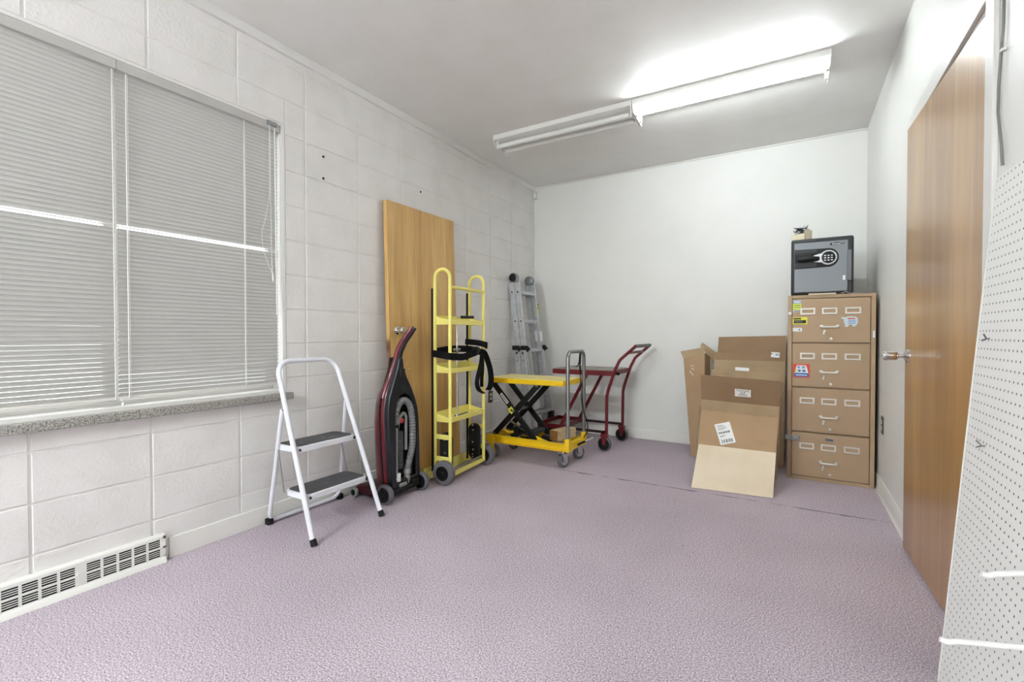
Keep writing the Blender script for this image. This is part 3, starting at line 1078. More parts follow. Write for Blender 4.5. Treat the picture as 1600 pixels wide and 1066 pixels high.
b.cyl((0.375, 2.13, 0.062), (0.375, 2.44, 0.062), 0.012)
b.box(0.36, 0.392, 2.34, 2.40, 0.05, 0.10)
b.build('axle_housing', M['black'], t, True, bevel=0.006)
b = MB()
b.prism([(0.335, 2.125, 0.018), (0.335, 2.125, 0.105), (0.22, 2.125, 0.10), (0.12, 2.125, 0.082), (0.065, 2.125, 0.055), (0.058, 2.125, 0.018)], (0, 0.29, 0))
b.build('cleaner_head', mat('vacuum_head_red', '3c0c14', 0.35), t, True, bevel=0.012, bseg=3)
MB().box(0.05, 0.09, 2.14, 2.40, 0.012, 0.03).build('bumper', M['rubber'], t, True, bevel=0.006)


def wheel(t, c, axis, rad, wid, tyre, hub, name='wheel', spokes=0, hub_r=0.6):
    c, a = Vector(c), Vector(axis).normalized()
    w = wid / 2
    o = MB().lathe(c - a * w, c + a * w, [(0, rad * 0.80), (wid * 0.06, rad * 0.93), (wid * 0.22, rad), (wid * 0.78, rad), (wid * 0.94, rad * 0.93), (wid, rad * 0.80)], 32).build(name, tyre, t, True)
    h = MB()
    h.lathe(c - a * (w + 0.003), c + a * (w + 0.003), [(0, rad * 0.16), (0.0015, rad * hub_r), (wid + 0.0045, rad * hub_r), (wid + 0.006, rad * 0.16)], 24)
    h.lathe(c - a * (w + 0.008), c + a * (w + 0.008), [(0, rad * 0.12), (0.004, rad * 0.18), (wid + 0.012, rad * 0.18), (wid + 0.016, rad * 0.12)], 14)
    if spokes:
        x, y, z = basis(c, c + a)
        for s in range(spokes):
            d = x * math.cos(2 * PI * s / spokes) + y * math.sin(2 * PI * s / spokes)
            h.bar(c + a * (-w - 0.004) + d * rad * 0.2, c + a * (-w - 0.004) + d * rad * 0.75, rad * 0.13, 0.006, a)
    h.build('hub', hub, o, True)
    return o


for yy in (2.108, 2.440):
    w_ = wheel(t, (0.373, yy, 0.063), (0, 1, 0), 0.063, 0.036, M['greyrubber'], M['black'], spokes=5, hub_r=0.74)
wheel(t, (0.095, 2.105, 0.034), (0, 1, 0), 0.033, 0.024, M['greyplastic'], M['black'], 'front_roller')


# ================================================================== APPLIANCE HAND TRUCK
t = thing('appliance_hand_truck', 'tall yellow appliance hand truck with black straps beside the leaning door', 'hand truck', (0.372, 2.885, 0), R(4))
HY, RX, FX, ZT = 0.236, -0.064, 0.066, 1.535
for s in (-1, 1):
    y = s * HY
    zc = ZT - 0.065
    arc = [(0.001 + 0.065 * math.cos(R(180 - 15 * k)), y, zc + 0.065 * math.sin(R(180 - 15 * k))) for k in range(13)]
    MB().tube([(RX, y, 0.02)] + arc + [(FX, y, 0.05)], 0.0125, 14).build('side_rail', M['yellow'], t)
    MB().box(RX - 0.027, RX - 0.011, y - 0.012, y + 0.012, 0.05, 1.40).build('rub_strip', M['rubber'], t, bevel=0.003)
    for z in (0.165, 0.325):
        MB().bar((RX, y, z), (FX, y, z), 0.006, 0.036).build('side_brace', M['yellow'], t, bevel=0.002)
MB().cyl((FX, -HY, 1.405), (FX, HY, 1.405), 0.0125, n=14).build('top_bar', M['yellow'], t)
for z in (0.45, 0.805, 1.155):
    b = MB()
    b.box(FX - 0.010, FX + 0.006, -HY, HY, z - 0.018, z + 0.016)
    b.box(RX, FX, -HY, HY, z - 0.004, z + 0.002)
    b.prism([(RX - 0.004, -HY, z - 0.004), (RX - 0.004, HY, z - 0.004), (RX - 0.004, HY, z + 0.02), (RX - 0.004, HY - 0.03, z + 0.05), (RX - 0.004, -HY + 0.03, z + 0.05), (RX - 0.004, -HY, z + 0.02)], (0.005, 0, 0))
    for s in (-1, 1):
        b.prism([(RX, s * HY, z - 0.018), (FX, s * HY, z - 0.018), (FX, s * HY, z + 0.016), (RX + 0.05, s * HY, z + 0.030), (RX, s * HY, z + 0.046)], (0, -s * 0.004, 0))
    b.build('cross_shelf', M['yellow'], t, bevel=0.003)
b = MB()
b.box(-0.124, -0.118, -0.298, 0.285, 0.002, 0.092)
b.box(-0.124, RX, -0.275, -0.24, 0.03, 0.07)
b.box(-0.124, RX, 0.24, 0.275, 0.03, 0.07)
b.box(-0.205, -0.12, -0.285, 0.285, 0.002, 0.008)
b.build('nose_plate', M['yellow'], t, bevel=0.0015)
MB().bar((FX, -HY, 0.055), (FX - 0.01, HY, 0.055), 0.022, 0.028).build('bottom_bar', M['yellow'], t, bevel=0.002)
MB().cyl((0.05, -0.315, 0.086), (0.05, 0.315, 0.086), 0.009, n=12).build('axle', M['zinc'], t)
for s in (-1, 1):
    c = mw(t) @ Vector((0.05, s * 0.290, 0.086))
    wheel(t, c, mw(t).to_3x3() @ Vector((0, 1, 0)), 0.086, 0.05, M['greyrubber'], M['blackmetal'])
    # stair crawler belt inside each rail
    st = []
    for k in range(9):
        a = R(180 * k / 8)
        st.append((0.005 + 0.046 * math.cos(a), 0, 0.305 + 0.046 * math.sin(a)))
    for k in range(9):
        a = R(180 + 180 * k / 8)
        st.append((0.005 + 0.046 * math.cos(a), 0, 0.115 + 0.046 * math.sin(a)))
    y0 = s * 0.196
    bl_ = MB().prism([(x, y0 - 0.02, z) for x, _, z in st], (0, 0.04, 0)).build('crawler_belt', M['rubber'], t, bevel=0.004)
    for z in (0.34, 0.302, 0.205, 0.145, 0.108, 0.088):
        MB().lathe((0.005 + random.uniform(-.004, .004), y0 - 0.022, z), (0.005, y0 - 0.03, z), [(0, 0.0075), (0.004, 0.005)], 10).build('rivet', M['steel'], bl_)
MB().cyl((0.02, -0.075, 0.462), (0.02, -0.075, 1.17), 0.0065, n=10).build('strap_rod', M['steel'], t)
b = MB()
b.box(0.0, 0.04, -0.105, -0.05, 1.163, 1.172)
b.tube([(0.02, -0.075, 1.19), (0.03, 0.02, 1.195)], 0.005, 8)
b.build('crank_arm', M['steel'], t)
MB().tube([(0.03, -0.03, 1.196), (0.040, 0.12, 1.200)], 0.0155, 12, rf=lambda q: 0.75 + 0.6 * math.sin(PI * q) ** 0.7).build('crank_grip', M['black'], t, smooth=60)
b = MB()
b.bar((0.03, -0.12, 0.462), (0.035, 0.04, 0.468), 0.02, 0.008)
b.build('rod_bracket', M['zinc'], t)
# black web straps
sp = MB()
sp.ribbon(spline([(0.090, 0.10, 0.93), (0.085, 0.02, 0.915), (0.089, -0.10, 0.90), (0.086, -0.20, 0.905), (0.07, -0.252, 0.91), (0.0, -0.256, 0.92), (-0.08, -0.25, 0.93), (-0.105, -0.22, 0.935)], 6), (0, 0, 1), 0.05, 0.004)
sp.ribbon(spline([(-0.105, -0.22, 0.935), (-0.10, -0.05, 0.95), (-0.06, 0.02, 0.955), (0.03, 0.10, 0.95), (0.082, 0.15, 0.93), (0.088, 0.20, 0.905)], 6), (0, 0, 1), 0.05, 0.004)
sp.build('belt', M['webbing'], t)
sp = MB()
sp.ribbon(spline([(-0.02, 0.10, 1.01), (0.04, 0.17, 1.0), (0.088, 0.225, 0.985), (0.086, 0.262, 0.975), (0.03, 0.268, 0.97)], 6), (0, 0.1, 1), 0.045, 0.004)
sp.build('belt', M['webbing'], t)
sp = MB()
pts = spline([(0.088, 0.12, 0.935), (0.094, 0.20, 0.92), (0.098, 0.245, 0.86), (0.10, 0.285, 0.78), (0.10, 0.300, 0.70), (0.10, 0.285, 0.645), (0.098, 0.250, 0.618)], 8)
sp.ribbon(pts, [(0.25 + 0.75 * (i / len(pts)), 0.8 - 0.5 * i / len(pts), 0.5 - 0.5 * i / len(pts)) for i in range(len(pts))], 0.045, 0.003)
pts = spline([(0.090, 0.17, 0.91), (0.090, 0.150, 0.82), (0.092, 0.105, 0.74), (0.092, 0.092, 0.68), (0.094, 0.122, 0.63), (0.096, 0.19, 0.598)], 8)
sp.ribbon(pts, [(0.35 + 0.6 * (i / len(pts)), 0.8 - 0.5 * i / len(pts), 0) for i in range(len(pts))], 0.034, 0.003)
sp.ribbon(spline([(0.080, 0.19, 0.90), (0.078, 0.20, 0.80), (0.08, 0.185, 0.72), (0.082, 0.180, 0.65)], 6), (0.5, 0.8, 0), 0.03, 0.003)
sp.build('loose_strap', M['webbing'], t)
b = MB()
b.lathe((0.082, 0.075, 0.945), (0.082, 0.115, 0.945), [(0, 0.028), (0.04, 0.028)], 14)
b.build('ratchet', M['black'], t, bevel=0.003)
b = MB()
for k in range(4):
    b.box(0.010, 0.028, -0.115 + k * 0.022, -0.102 + k * 0.022, 0.945, 0.962)
b.build('buckle', M['steel'], t, bevel=0.002)


# ================================================================== SCISSOR LIFT TABLE
t = thing('scissor_lift_table', 'yellow scissor lift cart with black legs and a steel push handle', 'lift cart', (0.62, 3.60, 0))
b = MB()
b.box(0.275, 0.985, 3.42, 3.81, 0.648, 0.690)
b.build('platform', M['yellow2'], t, True, bevel=0.003)
MB().box(0.278, 0.982, 3.423, 3.807, 0.6895, 0.692).build('deck_surface', M['yellowtop'], t, True)
b = MB()
for ya, yb in ((3.405, 3.440), (3.735, 3.770)):
    b.box(0.290, 1.035, ya, yb, 0.185, 0.192)
    b.box(0.290, 1.035, ya, yb, 0.130, 0.137)
    yy = (ya, ya + 0.006) if ya > 3.5 else (yb - 0.006, yb)
    b.box(0.290, 1.035, yy[0], yy[1], 0.130, 0.192)
b.box(1.000, 1.035, 3.405, 3.770, 0.130, 0.192)
b.box(0.290, 0.330, 3.405, 3.770, 0.150, 0.190)
b.box(0.60, 0.64, 3.44, 3.735, 0.130, 0.150)
for ya, yb in ((3.40, 3.440), (3.735, 3.775)):
    b.prism([(0.262, ya, 0.200), (0.330, ya, 0.200), (0.330, ya, 0.135), (0.350, ya, 0.060), (0.345, ya, 0.040), (0.318, ya, 0.040), (0.280, ya, 0.125), (0.262, ya, 0.150)], (0, 0.006 if ya < 3.5 else 0.04, 0))
    b.box(1.008, 1.046, ya + 0.002, yb - 0.002, 0.130, 0.235)
b.build('base_frame', M['yellow2'], t, True, bevel=0.002)
for y in (3.455, 3.715):
    MB().bar((0.300, y, 0.645), (0.720, y, 0.180), 0.018, 0.046, (1, 0, 1)).build('scissor_arm', M['blackmetal'], t, True, bevel=0.002)
    MB().bar((0.305, y + (0.024 if y < 3.6 else -0.024), 0.195), (0.735, y + (0.024 if y < 3.6 else -0.024), 0.645), 0.018, 0.046, (-1, 0, 1)).build('scissor_arm', M['blackmetal'], t, True, bevel=0.002)
b = MB()
b.cyl((0.512, 3.44, 0.412), (0.512, 3.73, 0.412), 0.012)
b.cyl((0.305, 3.45, 0.195), (0.305, 3.72, 0.195), 0.012)
b.cyl((0.728, 3.45, 0.640), (0.728, 3.72, 0.640), 0.012)
b.cyl((0.302, 3.45, 0.640), (0.302, 3.72, 0.640), 0.012)
b.build('cross_shaft', M['zinc'], t, True)
MB().bar((0.655, 3.475, 0.228), (0.655, 3.70, 0.228), 0.07, 0.035).build('arm_bridge', mat('slate_steel', '3c4148', 0.5), t, True, bevel=0.003)
o = MB().bar((0.385, 3.4445, 0.553), (0.455, 3.4445, 0.475), 0.001, 0.026, (1, 0, 1)).build('warning_label', M['paper'], t, True)
for q in range(6):
    f_ = 0.14 + q * 0.14
    MB().bar((0.385 + 0.07 * f_, 3.4436, 0.553 - 0.078 * f_), (0.385 + 0.07 * (f_ + 0.08), 3.4436, 0.553 - 0.078 * (f_ + 0.08)), 0.0008, 0.015, (1, 0, 1)).build('print', M['ink'], o, True)
o = MB().bar((0.474, 3.4440, 0.435), (0.508, 3.4440, 0.397), 0.0012, 0.046, (1, 0, 1)).build('hazard_sticker', M['m_yellow'], t, True)
MB().bar((0.485, 3.4428, 0.4235), (0.498, 3.4428, 0.409), 0.0008, 0.016, (1, 0, 1)).build('pictogram', M['ink'], o, True)
MB().cyl((0.37, 3.60, 0.30), (0.52, 3.58, 0.235), 0.010).build('piston_rod', M['steel'], t, True)
b = MB()
b.cyl((0.50, 3.582, 0.245), (0.66, 3.575, 0.175), 0.030)
b.lathe((0.46, 3.545, 0.205), (0.46, 3.62, 0.205), [(0, 0.05), (0.075, 0.05)], 20)
b.build('hydraulic_cylinder', M['black'], t, True)
MB().tube([(0.32, 3.50, 0.20), (0.36, 3.52, 0.235), (0.41, 3.54, 0.20), (0.46, 3.52, 0.215)], 0.012, 8, bend=0.03).build('hydraulic_line', M['yellow2'], t, True)
MB().tube([(0.35, 3.62, 0.19), (0.42, 3.62, 0.215), (0.50, 3.64, 0.19)], 0.012, 8, bend=0.03).build('hydraulic_line', M['yellow2'], t, True)
MB().bar((0.695, 3.47, 0.205), (0.86, 3.452, 0.165), 0.02, 0.03).build('yellow_link', M['yellow2'], t, True, bevel=0.002)
MB().bar((0.80, 3.735, 0.20), (0.90, 3.728, 0.185), 0.016, 0.02).build('yellow_link', M['yellow2'], t, True, bevel=0.002)
b = MB()
b.tube([(0.74, 3.56, 0.175), (0.80, 3.53, 0.165), (0.90, 3.48, 0.150)], 0.013, 10, bend=0.05)
b.box(0.72, 0.80, 3.56, 3.64, 0.155, 0.205)
b.build('pump', M['black'], t, True, bevel=0.004)
MB().tube([(1.027, 3.421, 0.20), (1.027, 3.421, 0.925), (1.027, 3.753, 0.925), (1.027, 3.753, 0.20)], 0.0150, 16, bend=0.06, seg=8).build('push_handle', M['zinc'], t, True)
b = MB()
b.tube([(1.018, 3.690, 0.915), (1.010, 3.688, 0.83), (1.005, 3.668, 0.795), (0.995, 3.655, 0.80)], 0.0055, 8, bend=0.02)
b.tube([(1.020, 3.698, 0.92), (1.012, 3.703, 0.80), (1.012, 3.712, 0.74)], 0.008, 8)
b.build('release_lever', M['black'], t, True)
MB().tube([(1.012, 3.712, 0.74), (1.020, 3.722, 0.50), (1.035, 3.735, 0.40), (1.055, 3.755, 0.33), (1.065, 3.760, 0.25), (1.04, 3.72, 0.19)], 0.0045, 8, bend=0.05).build('release_cable', M['black'], t, True)
b = MB()
b.bar((1.03, 3.60, 0.150), (1.115, 3.64, 0.195), 0.012, 0.016)
b.build('pedal_arm', M['blackmetal'], t, True)
MB().bar((1.09, 3.628, 0.185), (1.150, 3.655, 0.215), 0.026, 0.014).build('foot_pedal', M['steel'], t, True, bevel=0.003)
for y in (3.4125, 3.7625):
    wheel(t, (0.333, y + (0.016 if y < 3.6 else -0.016), 0.053), (0, 1, 0), 0.053, 0.026, M['greyrubber'], M['steel'], 'rear_wheel', hub_r=0.55)
for y, ang in ((3.435, 60), (3.745, 55)):
    c = Vector((0.985, y, 0.053))
    d = Vector((math.sin(R(ang)), -math.cos(R(ang)) * 0 + math.cos(R(ang)), 0))
    ax = Vector((math.sin(R(ang)), math.cos(R(ang)) * -1, 0))
    wheel(t, c, ax, 0.053, 0.03, M['greyrubber'], M['steel'], 'caster_wheel', hub_r=0.6)
    b = MB()
    x, yv, z = ax.normalized(), Vector((0, 0, 1)).cross(ax).normalized(), Vector((0, 0, 1))
    for s in (-1, 1):
        q = c + x * s * 0.025
        b.prism([q + yv * 0.016 - z * 0.012, q - yv * 0.016 - z * 0.012, q - yv * 0.030 + z * 0.062, q + yv * 0.026 + z * 0.062], x * 0.003 * s)
    b.box(c.x - 0.034, c.x + 0.034, c.y - 0.034, c.y + 0.034, 0.112, 0.120)
    b.lathe((c.x, c.y, 0.112), (c.x, c.y, 0.131), [(0, 0.028), (0.019, 0.02)], 16)
    b.cyl(c - x * 0.031, c + x * 0.031, 0.008, n=10)
    b.build('caster_fork', M['steel'], t, True)

t = thing('wood_block', 'short pale wooden post lying on the base of the yellow lift cart', 'wood block', (0.9, 3.6, 0.193))
MB().bar((0.880, 3.475, 0.236), (0.940, 3.700, 0.236), 0.085, 0.085).build('timber', M['woodblock'], t, True, bevel=0.004)
MB().bar((0.8788, 3.4705, 0.236), (0.880, 3.475, 0.236), 0.083, 0.083).build('end_grain', M['woodend'], t, True, bevel=0.004)


# ================================================================== FOLDING LADDER
t = thing('multi_position_ladder', 'folded aluminium ladder leaning on the block wall in the back left corner', 'ladder', (0.2, 4.42, 0))
LTOP = 1.60


def lx(z):
    return 0.085 + (LTOP - z) * 0.125


YL0, YL1 = 4.185, 4.515
for sec, dx in ((0, -0.034), (1, 0.034)):
    for s in (0, 1):
        yy = YL0 if s == 0 else YL1
        sg = -1 if s == 0 else 1
        MB().bar((lx(0.62) + dx, yy + sg * 0.004, 0.62), (lx(LTOP) + dx, yy, LTOP), 0.026, 0.060, (1, 0, 0)).build('inner_rail', M['alu'], t, True, bevel=0.004)
        o = MB().bar((lx(0.045) + dx, yy + sg * 0.085, 0.045), (lx(0.93) + dx, yy + sg * 0.030, 0.93), 0.028, 0.062, (1, 0, 0)).build('outer_rail', M['alu'], t, True, bevel=0.004)
        MB().bar((lx(0.004) + dx, yy + sg * 0.088, 0.0), (lx(0.06) + dx, yy + sg * 0.084, 0.06), 0.034, 0.066, (1, 0, 0)).build('foot', M['rubber'], t, True, bevel=0.004)
        for z in (1.50, 1.20):
            px_ = lx(z) + dx
            MB().lathe((px_, yy - 0.013, z), (px_, yy - 0.02, z), [(0, 0.0085), (0.003, 0.0085), (0.004, 0.005)], 12).build('rung_end', M['dark'], t, True)
        for z, q in ((0.875, 0), (0.80, 1)):
            px_ = lx(z) + dx
            yo = yy + sg * (0.030 + 0.055 * (0.93 - z) / 0.885) - 0.014
            MB().lathe((px_, yo, z), (px_, yo - 0.006, z), [(0, 0.011), (0.002, 0.011), (0.0025, 0.006)], 12).build('adjustment_hole', (M['dark'], M['zinc'])[q], t, True)
    for z in (1.50, 1.20):
        x = lx(z) + dx
        MB().box(x - 0.017, x + 0.017, YL0 + 0.010, YL1 - 0.010, z - 0.018, z + 0.018).build('rung', M['alu'], t, True, bevel=0.003)
    for z in (0.90, 0.60, 0.25):
        x = lx(z) + dx * 1.2
        e = 0.030 + 0.055 * (0.93 - z) / 0.885
        MB().box(x - 0.017, x + 0.017, YL0 - e + 0.012, YL1 + e - 0.012, z - 0.017, z + 0.017).build('rung', M['alu'], t, True, bevel=0.003)
for s in (0, 1):
    yy = YL0 if s == 0 else YL1
    c = Vector((lx(1.648), yy, 1.648))
    b = MB()
    b.lathe(c - Vector((0, 0.022, 0)), c + Vector((0, 0.022, 0)), [(0, 0.044), (0.004, 0.050), (0.040, 0.050), (0.044, 0.044)], 28)
    b.bar(c + Vector((-0.03, 0, 0)), (lx(1.54) - 0.036, yy, 1.54), 0.020, 0.034, (1, 0, 0))
    b.bar(c + Vector((0.03, 0, 0)), (lx(1.54) + 0.036, yy, 1.54), 0.020, 0.034, (1, 0, 0))
    h = b.build('hinge', M['aludark'], t, True)
    if s == 0:
        k = MB()
        k.lathe(c - Vector((0, 0.021, 0)), c - Vector((0, 0.05, 0)), [(0, 0.042), (0.006, 0.041), (0.009, 0.034), (0.007, 0.020), (0.012, 0.010)], 24)
        for q in range(8):
            a = 2 * PI * q / 8
            k.ball(c + Vector((0.029 * math.cos(a), -0.028, 0.029 * math.sin(a))), 0.0042, seg=8)
        k.build('hinge_knob', M['black'], h, True)
for x_, y_, sg in ((lx(0.925) - 0.04, YL0 - 0.045, -1), (lx(0.925) + 0.05, YL0 - 0.030, -1), (lx(0.925) + 0.05, YL1 + 0.030, 1)):
    b = MB()
    b.box(x_ - 0.036, x_ + 0.036, y_ - 0.018, y_ + 0.018, 0.905, 0.950)
    b.prism([(x_ + 0.03, y_ - 0.014, 0.955), (x_ + 0.07, y_ - 0.014, 0.915), (x_ + 0.03, y_ - 0.014, 0.885)], (0, 0.028, 0))
    b.build('rail_lock', M['black'], t, True, bevel=0.004)
b = MB()
b.box(lx(0.2) + 0.02, lx(0.2) + 0.075, YL1 + 0.04, YL1 + 0.105, 0.12, 0.24)
b.build('rail_lock', M['black'], t, True, bevel=0.008)
MB().box(lx(1.35) + 0.068, lx(1.35) + 0.0705, YL1 - 0.012, YL1 + 0.012, 1.27, 1.40).build('safety_label', M['m_lime'], t, True)
for z in (1.385, 1.35):
    MB().box(lx(1.35) + 0.070, lx(1.35) + 0.0716, YL1 - 0.009, YL1 + 0.009, z - 0.008, z + 0.008).build('label_print', M['ink'], t, True)
for dy in (-0.008, 0.030):
    MB().bar((lx(1.10) + 0.0655 - dy * 1.6, YL1 - 0.0145, 1.10), (lx(0.99) + 0.0655 - dy * 1.6, YL1 - 0.0145, 0.99), 0.0012, 0.030, (1, 0, 0)).build('sticker', M['paper'], t, True)


# ================================================================== RED STOCK CART
t = thing('red_stock_cart', 'dark red two-level stock cart standing along the back wall', 'cart', (0.85, 4.35, 0))
CY0, CY1 = 4.115, 4.590
b = MB()
b.box(0.555, 1.165, CY0, CY0 + 0.024, 0.686, 0.732)
b.box(0.555, 1.165, CY1 - 0.024, CY1, 0.686, 0.732)
b.box(0.555, 0.579, CY0 + 0.024, CY1 - 0.024, 0.690, 0.732)
b.box(1.141, 1.165, CY0 + 0.024, CY1 - 0.024, 0.690, 0.732)
b.box(0.555, 1.165, CY0 + 0.02, CY1 - 0.02, 0.718, 0.724)
b.build('shelf_frame', M['red'], t, True, bevel=0.002)
MB().box(0.565, 1.155, CY0 + 0.01, CY1 - 0.01, 0.7315, 0.737).build('shelf_board', M['board'], t, True, bevel=0.001)
legp = lambda y: [(1.100, y, 0.130), (1.104, y, 0.500), (1.118, y, 0.560), (1.180, y, 0.745), (1.225, y, 0.835), (1.372, y, 0.965)]
hb = MB()
for y in (CY0, CY1):
    hb = MB().tube(legp(y), 0.0145, 12, bend=0.09, seg=7)
    hb.build('leg', M['red'], t, True)
MB().cyl((1.366, CY0 - 0.006, 0.960), (1.366, CY1 + 0.006, 0.960), 0.0155, n=14).build('handle_grip', mat('dark_grey_grip', '55524f', 0.5), t, True)
MB().cyl((1.300, CY0, 0.900), (1.300, CY1, 0.900), 0.0125, n=12).build('handle_bar', mat('worn_red_bar', '7d4a48', 0.45), t, True)
for y in (CY0 + 0.004, CY1 - 0.004):
    MB().bar((0.905, y, 0.690), (0.640, y, 0.185), 0.016, 0.030, (1, 0, 0)).build('diagonal_brace', M['red'], t, True, bevel=0.002)
b = MB()
b.box(0.390, 0.670, CY0, CY0 + 0.006, 0.150, 0.196)
b.box(0.390, 0.670, CY1 - 0.006, CY1, 0.150, 0.196)
b.box(0.390, 0.396, CY0, CY1, 0.150, 0.196)
b.box(0.664, 0.670, CY0, CY1, 0.150, 0.196)
b.box(0.390, 0.670, CY0, CY1, 0.150, 0.156)
b.build('lower_tray', M['red'], t, True, bevel=0.0015)
MB().box(0.41, 0.65, CY0 + 0.02, CY1 - 0.02, 0.1555, 0.162).build('tray_board', M['board'], t, True)
M['maroon'] = mat('dark_maroon_rail', '2a0f13', 0.4)
for y in (CY0 + 0.003, CY1 - 0.003):
    MB().bar((0.665, y, 0.170), (1.100, y, 0.170), 0.012, 0.024).build('lower_rail', M['maroon'], t, True, bevel=0.002)
for x_, y, big in ((1.090, CY0, 1), (1.100, CY1, 1), (0.45, CY0 + 0.05, 0), (0.45, CY1 - 0.05, 0)):
    wheel(t, (x_ - 0.008, y, 0.064), (0.1, 1, 0), 0.064, 0.032, M['greyrubber'], M['rubber'], hub_r=0.83)
    b = MB()
    for s in (-1, 1):
        b.prism([(x_ - 0.016, y + s * 0.022, 0.052), (x_ + 0.002, y + s * 0.022, 0.052), (x_ + 0.022, y + s * 0.022, 0.135), (x_ - 0.034, y + s * 0.022, 0.135)], (0, 0.003 * s, 0))
    b.box(x_ - 0.038, x_ + 0.024, y - 0.026, y + 0.026, 0.133, 0.152)
    if big:
        b.prism([(x_ + 0.012, y - 0.003, 0.15), (x_ - 0.045, y - 0.003, 0.15), (x_ + 0.004, y - 0.003, 0.20)], (0, 0.006, 0))
    b.cyl((x_ - 0.008, y - 0.028, 0.064), (x_ - 0.008, y + 0.028, 0.064), 0.007, n=10)
    b.build('caster_fork', M['red'], t, True)
b = MB()
b.cyl((1.10, CY0 + 0.10, 0.700), (1.17, CY0 + 0.10, 0.705), 0.01)
b.ball((1.178, CY0 + 0.10, 0.702), 0.016, seg=10)
b.build('stop_bumper', M['black'], t, True)


# ================================================================== FILING CABINET
CX0, CX1, CYF, CYB, CZ = 2.522, 3.043, 4.040, D_ - 0.014, 1.350
t = thing('filing_cabinet', 'tan steel four-drawer filing cabinet in the back right corner', 'filing cabinet', ((CX0 + CX1) / 2, (CYF + CYB) / 2, 0))
b = MB()
b.box(CX0, CX1, CYF + 0.03, CYB, 0.0, CZ)
dz = [(0.028, 0.345), (0.356, 0.672), (0.683, 0.997), (1.006, 1.322)]
b.box(CX0, CX0 + 0.027, CYF, CYF + 0.03, 0, CZ)
b.box(CX1 - 0.027, CX1, CYF, CYF + 0.03, 0, CZ)
b.box(CX0 + 0.027, CX1 - 0.027, CYF, CYF + 0.03, 0, 0.024)
b.box(CX0 + 0.027, CX1 - 0.027, CYF, CYF + 0.03, 1.326, CZ)
b.build('body', M['cab'], t, True, bevel=0.002)
xm = (CX0 + CX1) / 2 - 0.004
XL, XR = CX0 + 0.030, CX1 - 0.030
drawers = []
for i, (z0, z1) in enumerate(dz):
    d = MB().box(XL, XR, CYF + 0.001, CYF + 0.028, z0, z1).build('drawer', M['cab'], t, True, bevel=0.003)
    drawers.append(d)
    zl = z1 - 0.090
    if i == 0:
        zl = z1 - 0.095
    for cx in (xm - 0.132, xm, xm + 0.136):
        o, q = (0.046, 0.023), (0.035, 0.0125)
        b = MB()
        b.ring([(cx - o[0], CYF + 0.001, zl - o[1]), (cx + o[0], CYF + 0.001, zl - o[1]), (cx + o[0], CYF + 0.001, zl + o[1]), (cx - o[0], CYF + 0.001, zl + o[1])],
               [(cx - q[0], CYF + 0.001, zl - q[1]), (cx + q[0], CYF + 0.001, zl - q[1]), (cx + q[0], CYF + 0.001, zl + q[1]), (cx - q[0], CYF + 0.001, zl + q[1])], (0, -0.004, 0))
        b.build('label_holder', M['nickel'], d, True, bevel=0.0008)
    zh = z1 - 0.205
    b = MB()
    b.tube([(xm - 0.048, CYF + 0.002, zh + 0.004), (xm - 0.050, CYF - 0.026, zh), (xm + 0.050, CYF - 0.026, zh), (xm + 0.048, CYF + 0.002, zh + 0.004)], 0.0075, 12, bend=0.014)
    for s in (-1, 1):
        b.lathe((xm + s * 0.048, CYF + 0.002, zh + 0.004), (xm + s * 0.048, CYF - 0.02, zh + 0.002), [(0, 0.013), (0.004, 0.012), (0.007, 0.008)], 12)
    b.build('handle', M['nickel'], d, True)
    b = MB()
    b.lathe((xm - 0.030, CYF + 0.001, zh - 0.028), (xm - 0.030, CYF - 0.02, zh - 0.028), [(0, 0.009), (0.006, 0.008), (0.012, 0.006)], 12)
    b.bar((xm - 0.030, CYF - 0.008, zh - 0.022), (xm - 0.036, CYF - 0.010, zh - 0.052), 0.010, 0.004, (0, 1, 0))
    b.build('thumb_latch', M['nickel'], d, True)
    MB().lathe((xm + 0.010, CYF + 0.001, zh - 0.083), (xm + 0.010, CYF - 0.02, zh - 0.083), [(0, 0.0105), (0.005, 0.0105), (0.008, 0.007)], 14).build('lock', M['nickel'], d, True)


def patch(name, x0, x1, z0, z1, m, parent, off=0.0012, y=CYF, label=None):
    return MB().box(x0, x1, y - off, y + 0.001, z0, z1).build(name, m, parent, True, smooth=0, label=label)


d4 = drawers[3]
s = patch('sticker', 2.552, 2.607, 1.226, 1.316, M['m_grey'], d4, label='blue, lime and grey sticker')
patch('blue_band', 2.553, 2.606, 1.292, 1.312, M['m_blue'], s, 0.0018)
patch('lime_field', 2.553, 2.606, 1.246, 1.290, M['m_lime'], s, 0.0018)
for k, z in enumerate((1.302, 1.276, 1.262, 1.234)):
    patch('print', 2.560 + 0.004 * (k % 2), 2.600, z - 0.003, z + 0.003, (M['paper'], M['inkgrey'], M['inkgrey'], M['inkgrey'])[k], s, 0.0024)
s = patch('sticker', 2.552, 2.645, 1.138, 1.190, M['m_yellow'], d4, label='yellow sticker with a black panel')
patch('black_panel', 2.560, 2.636, 1.146, 1.168, M['ink'], s, 0.0018)
patch('print', 2.556, 2.606, 1.174, 1.184, M['ink'], s, 0.0018)
patch('print', 2.568, 2.615, 1.154, 1.160, M['inkgrey'], s, 0.0024)
s = patch('sticker', 2.553, 2.612, 1.086, 1.112, M['paper'], d4, label='small white sticker')
patch('print', 2.590, 2.600, 1.094, 1.104, M['m_deep'], s, 0.0018)
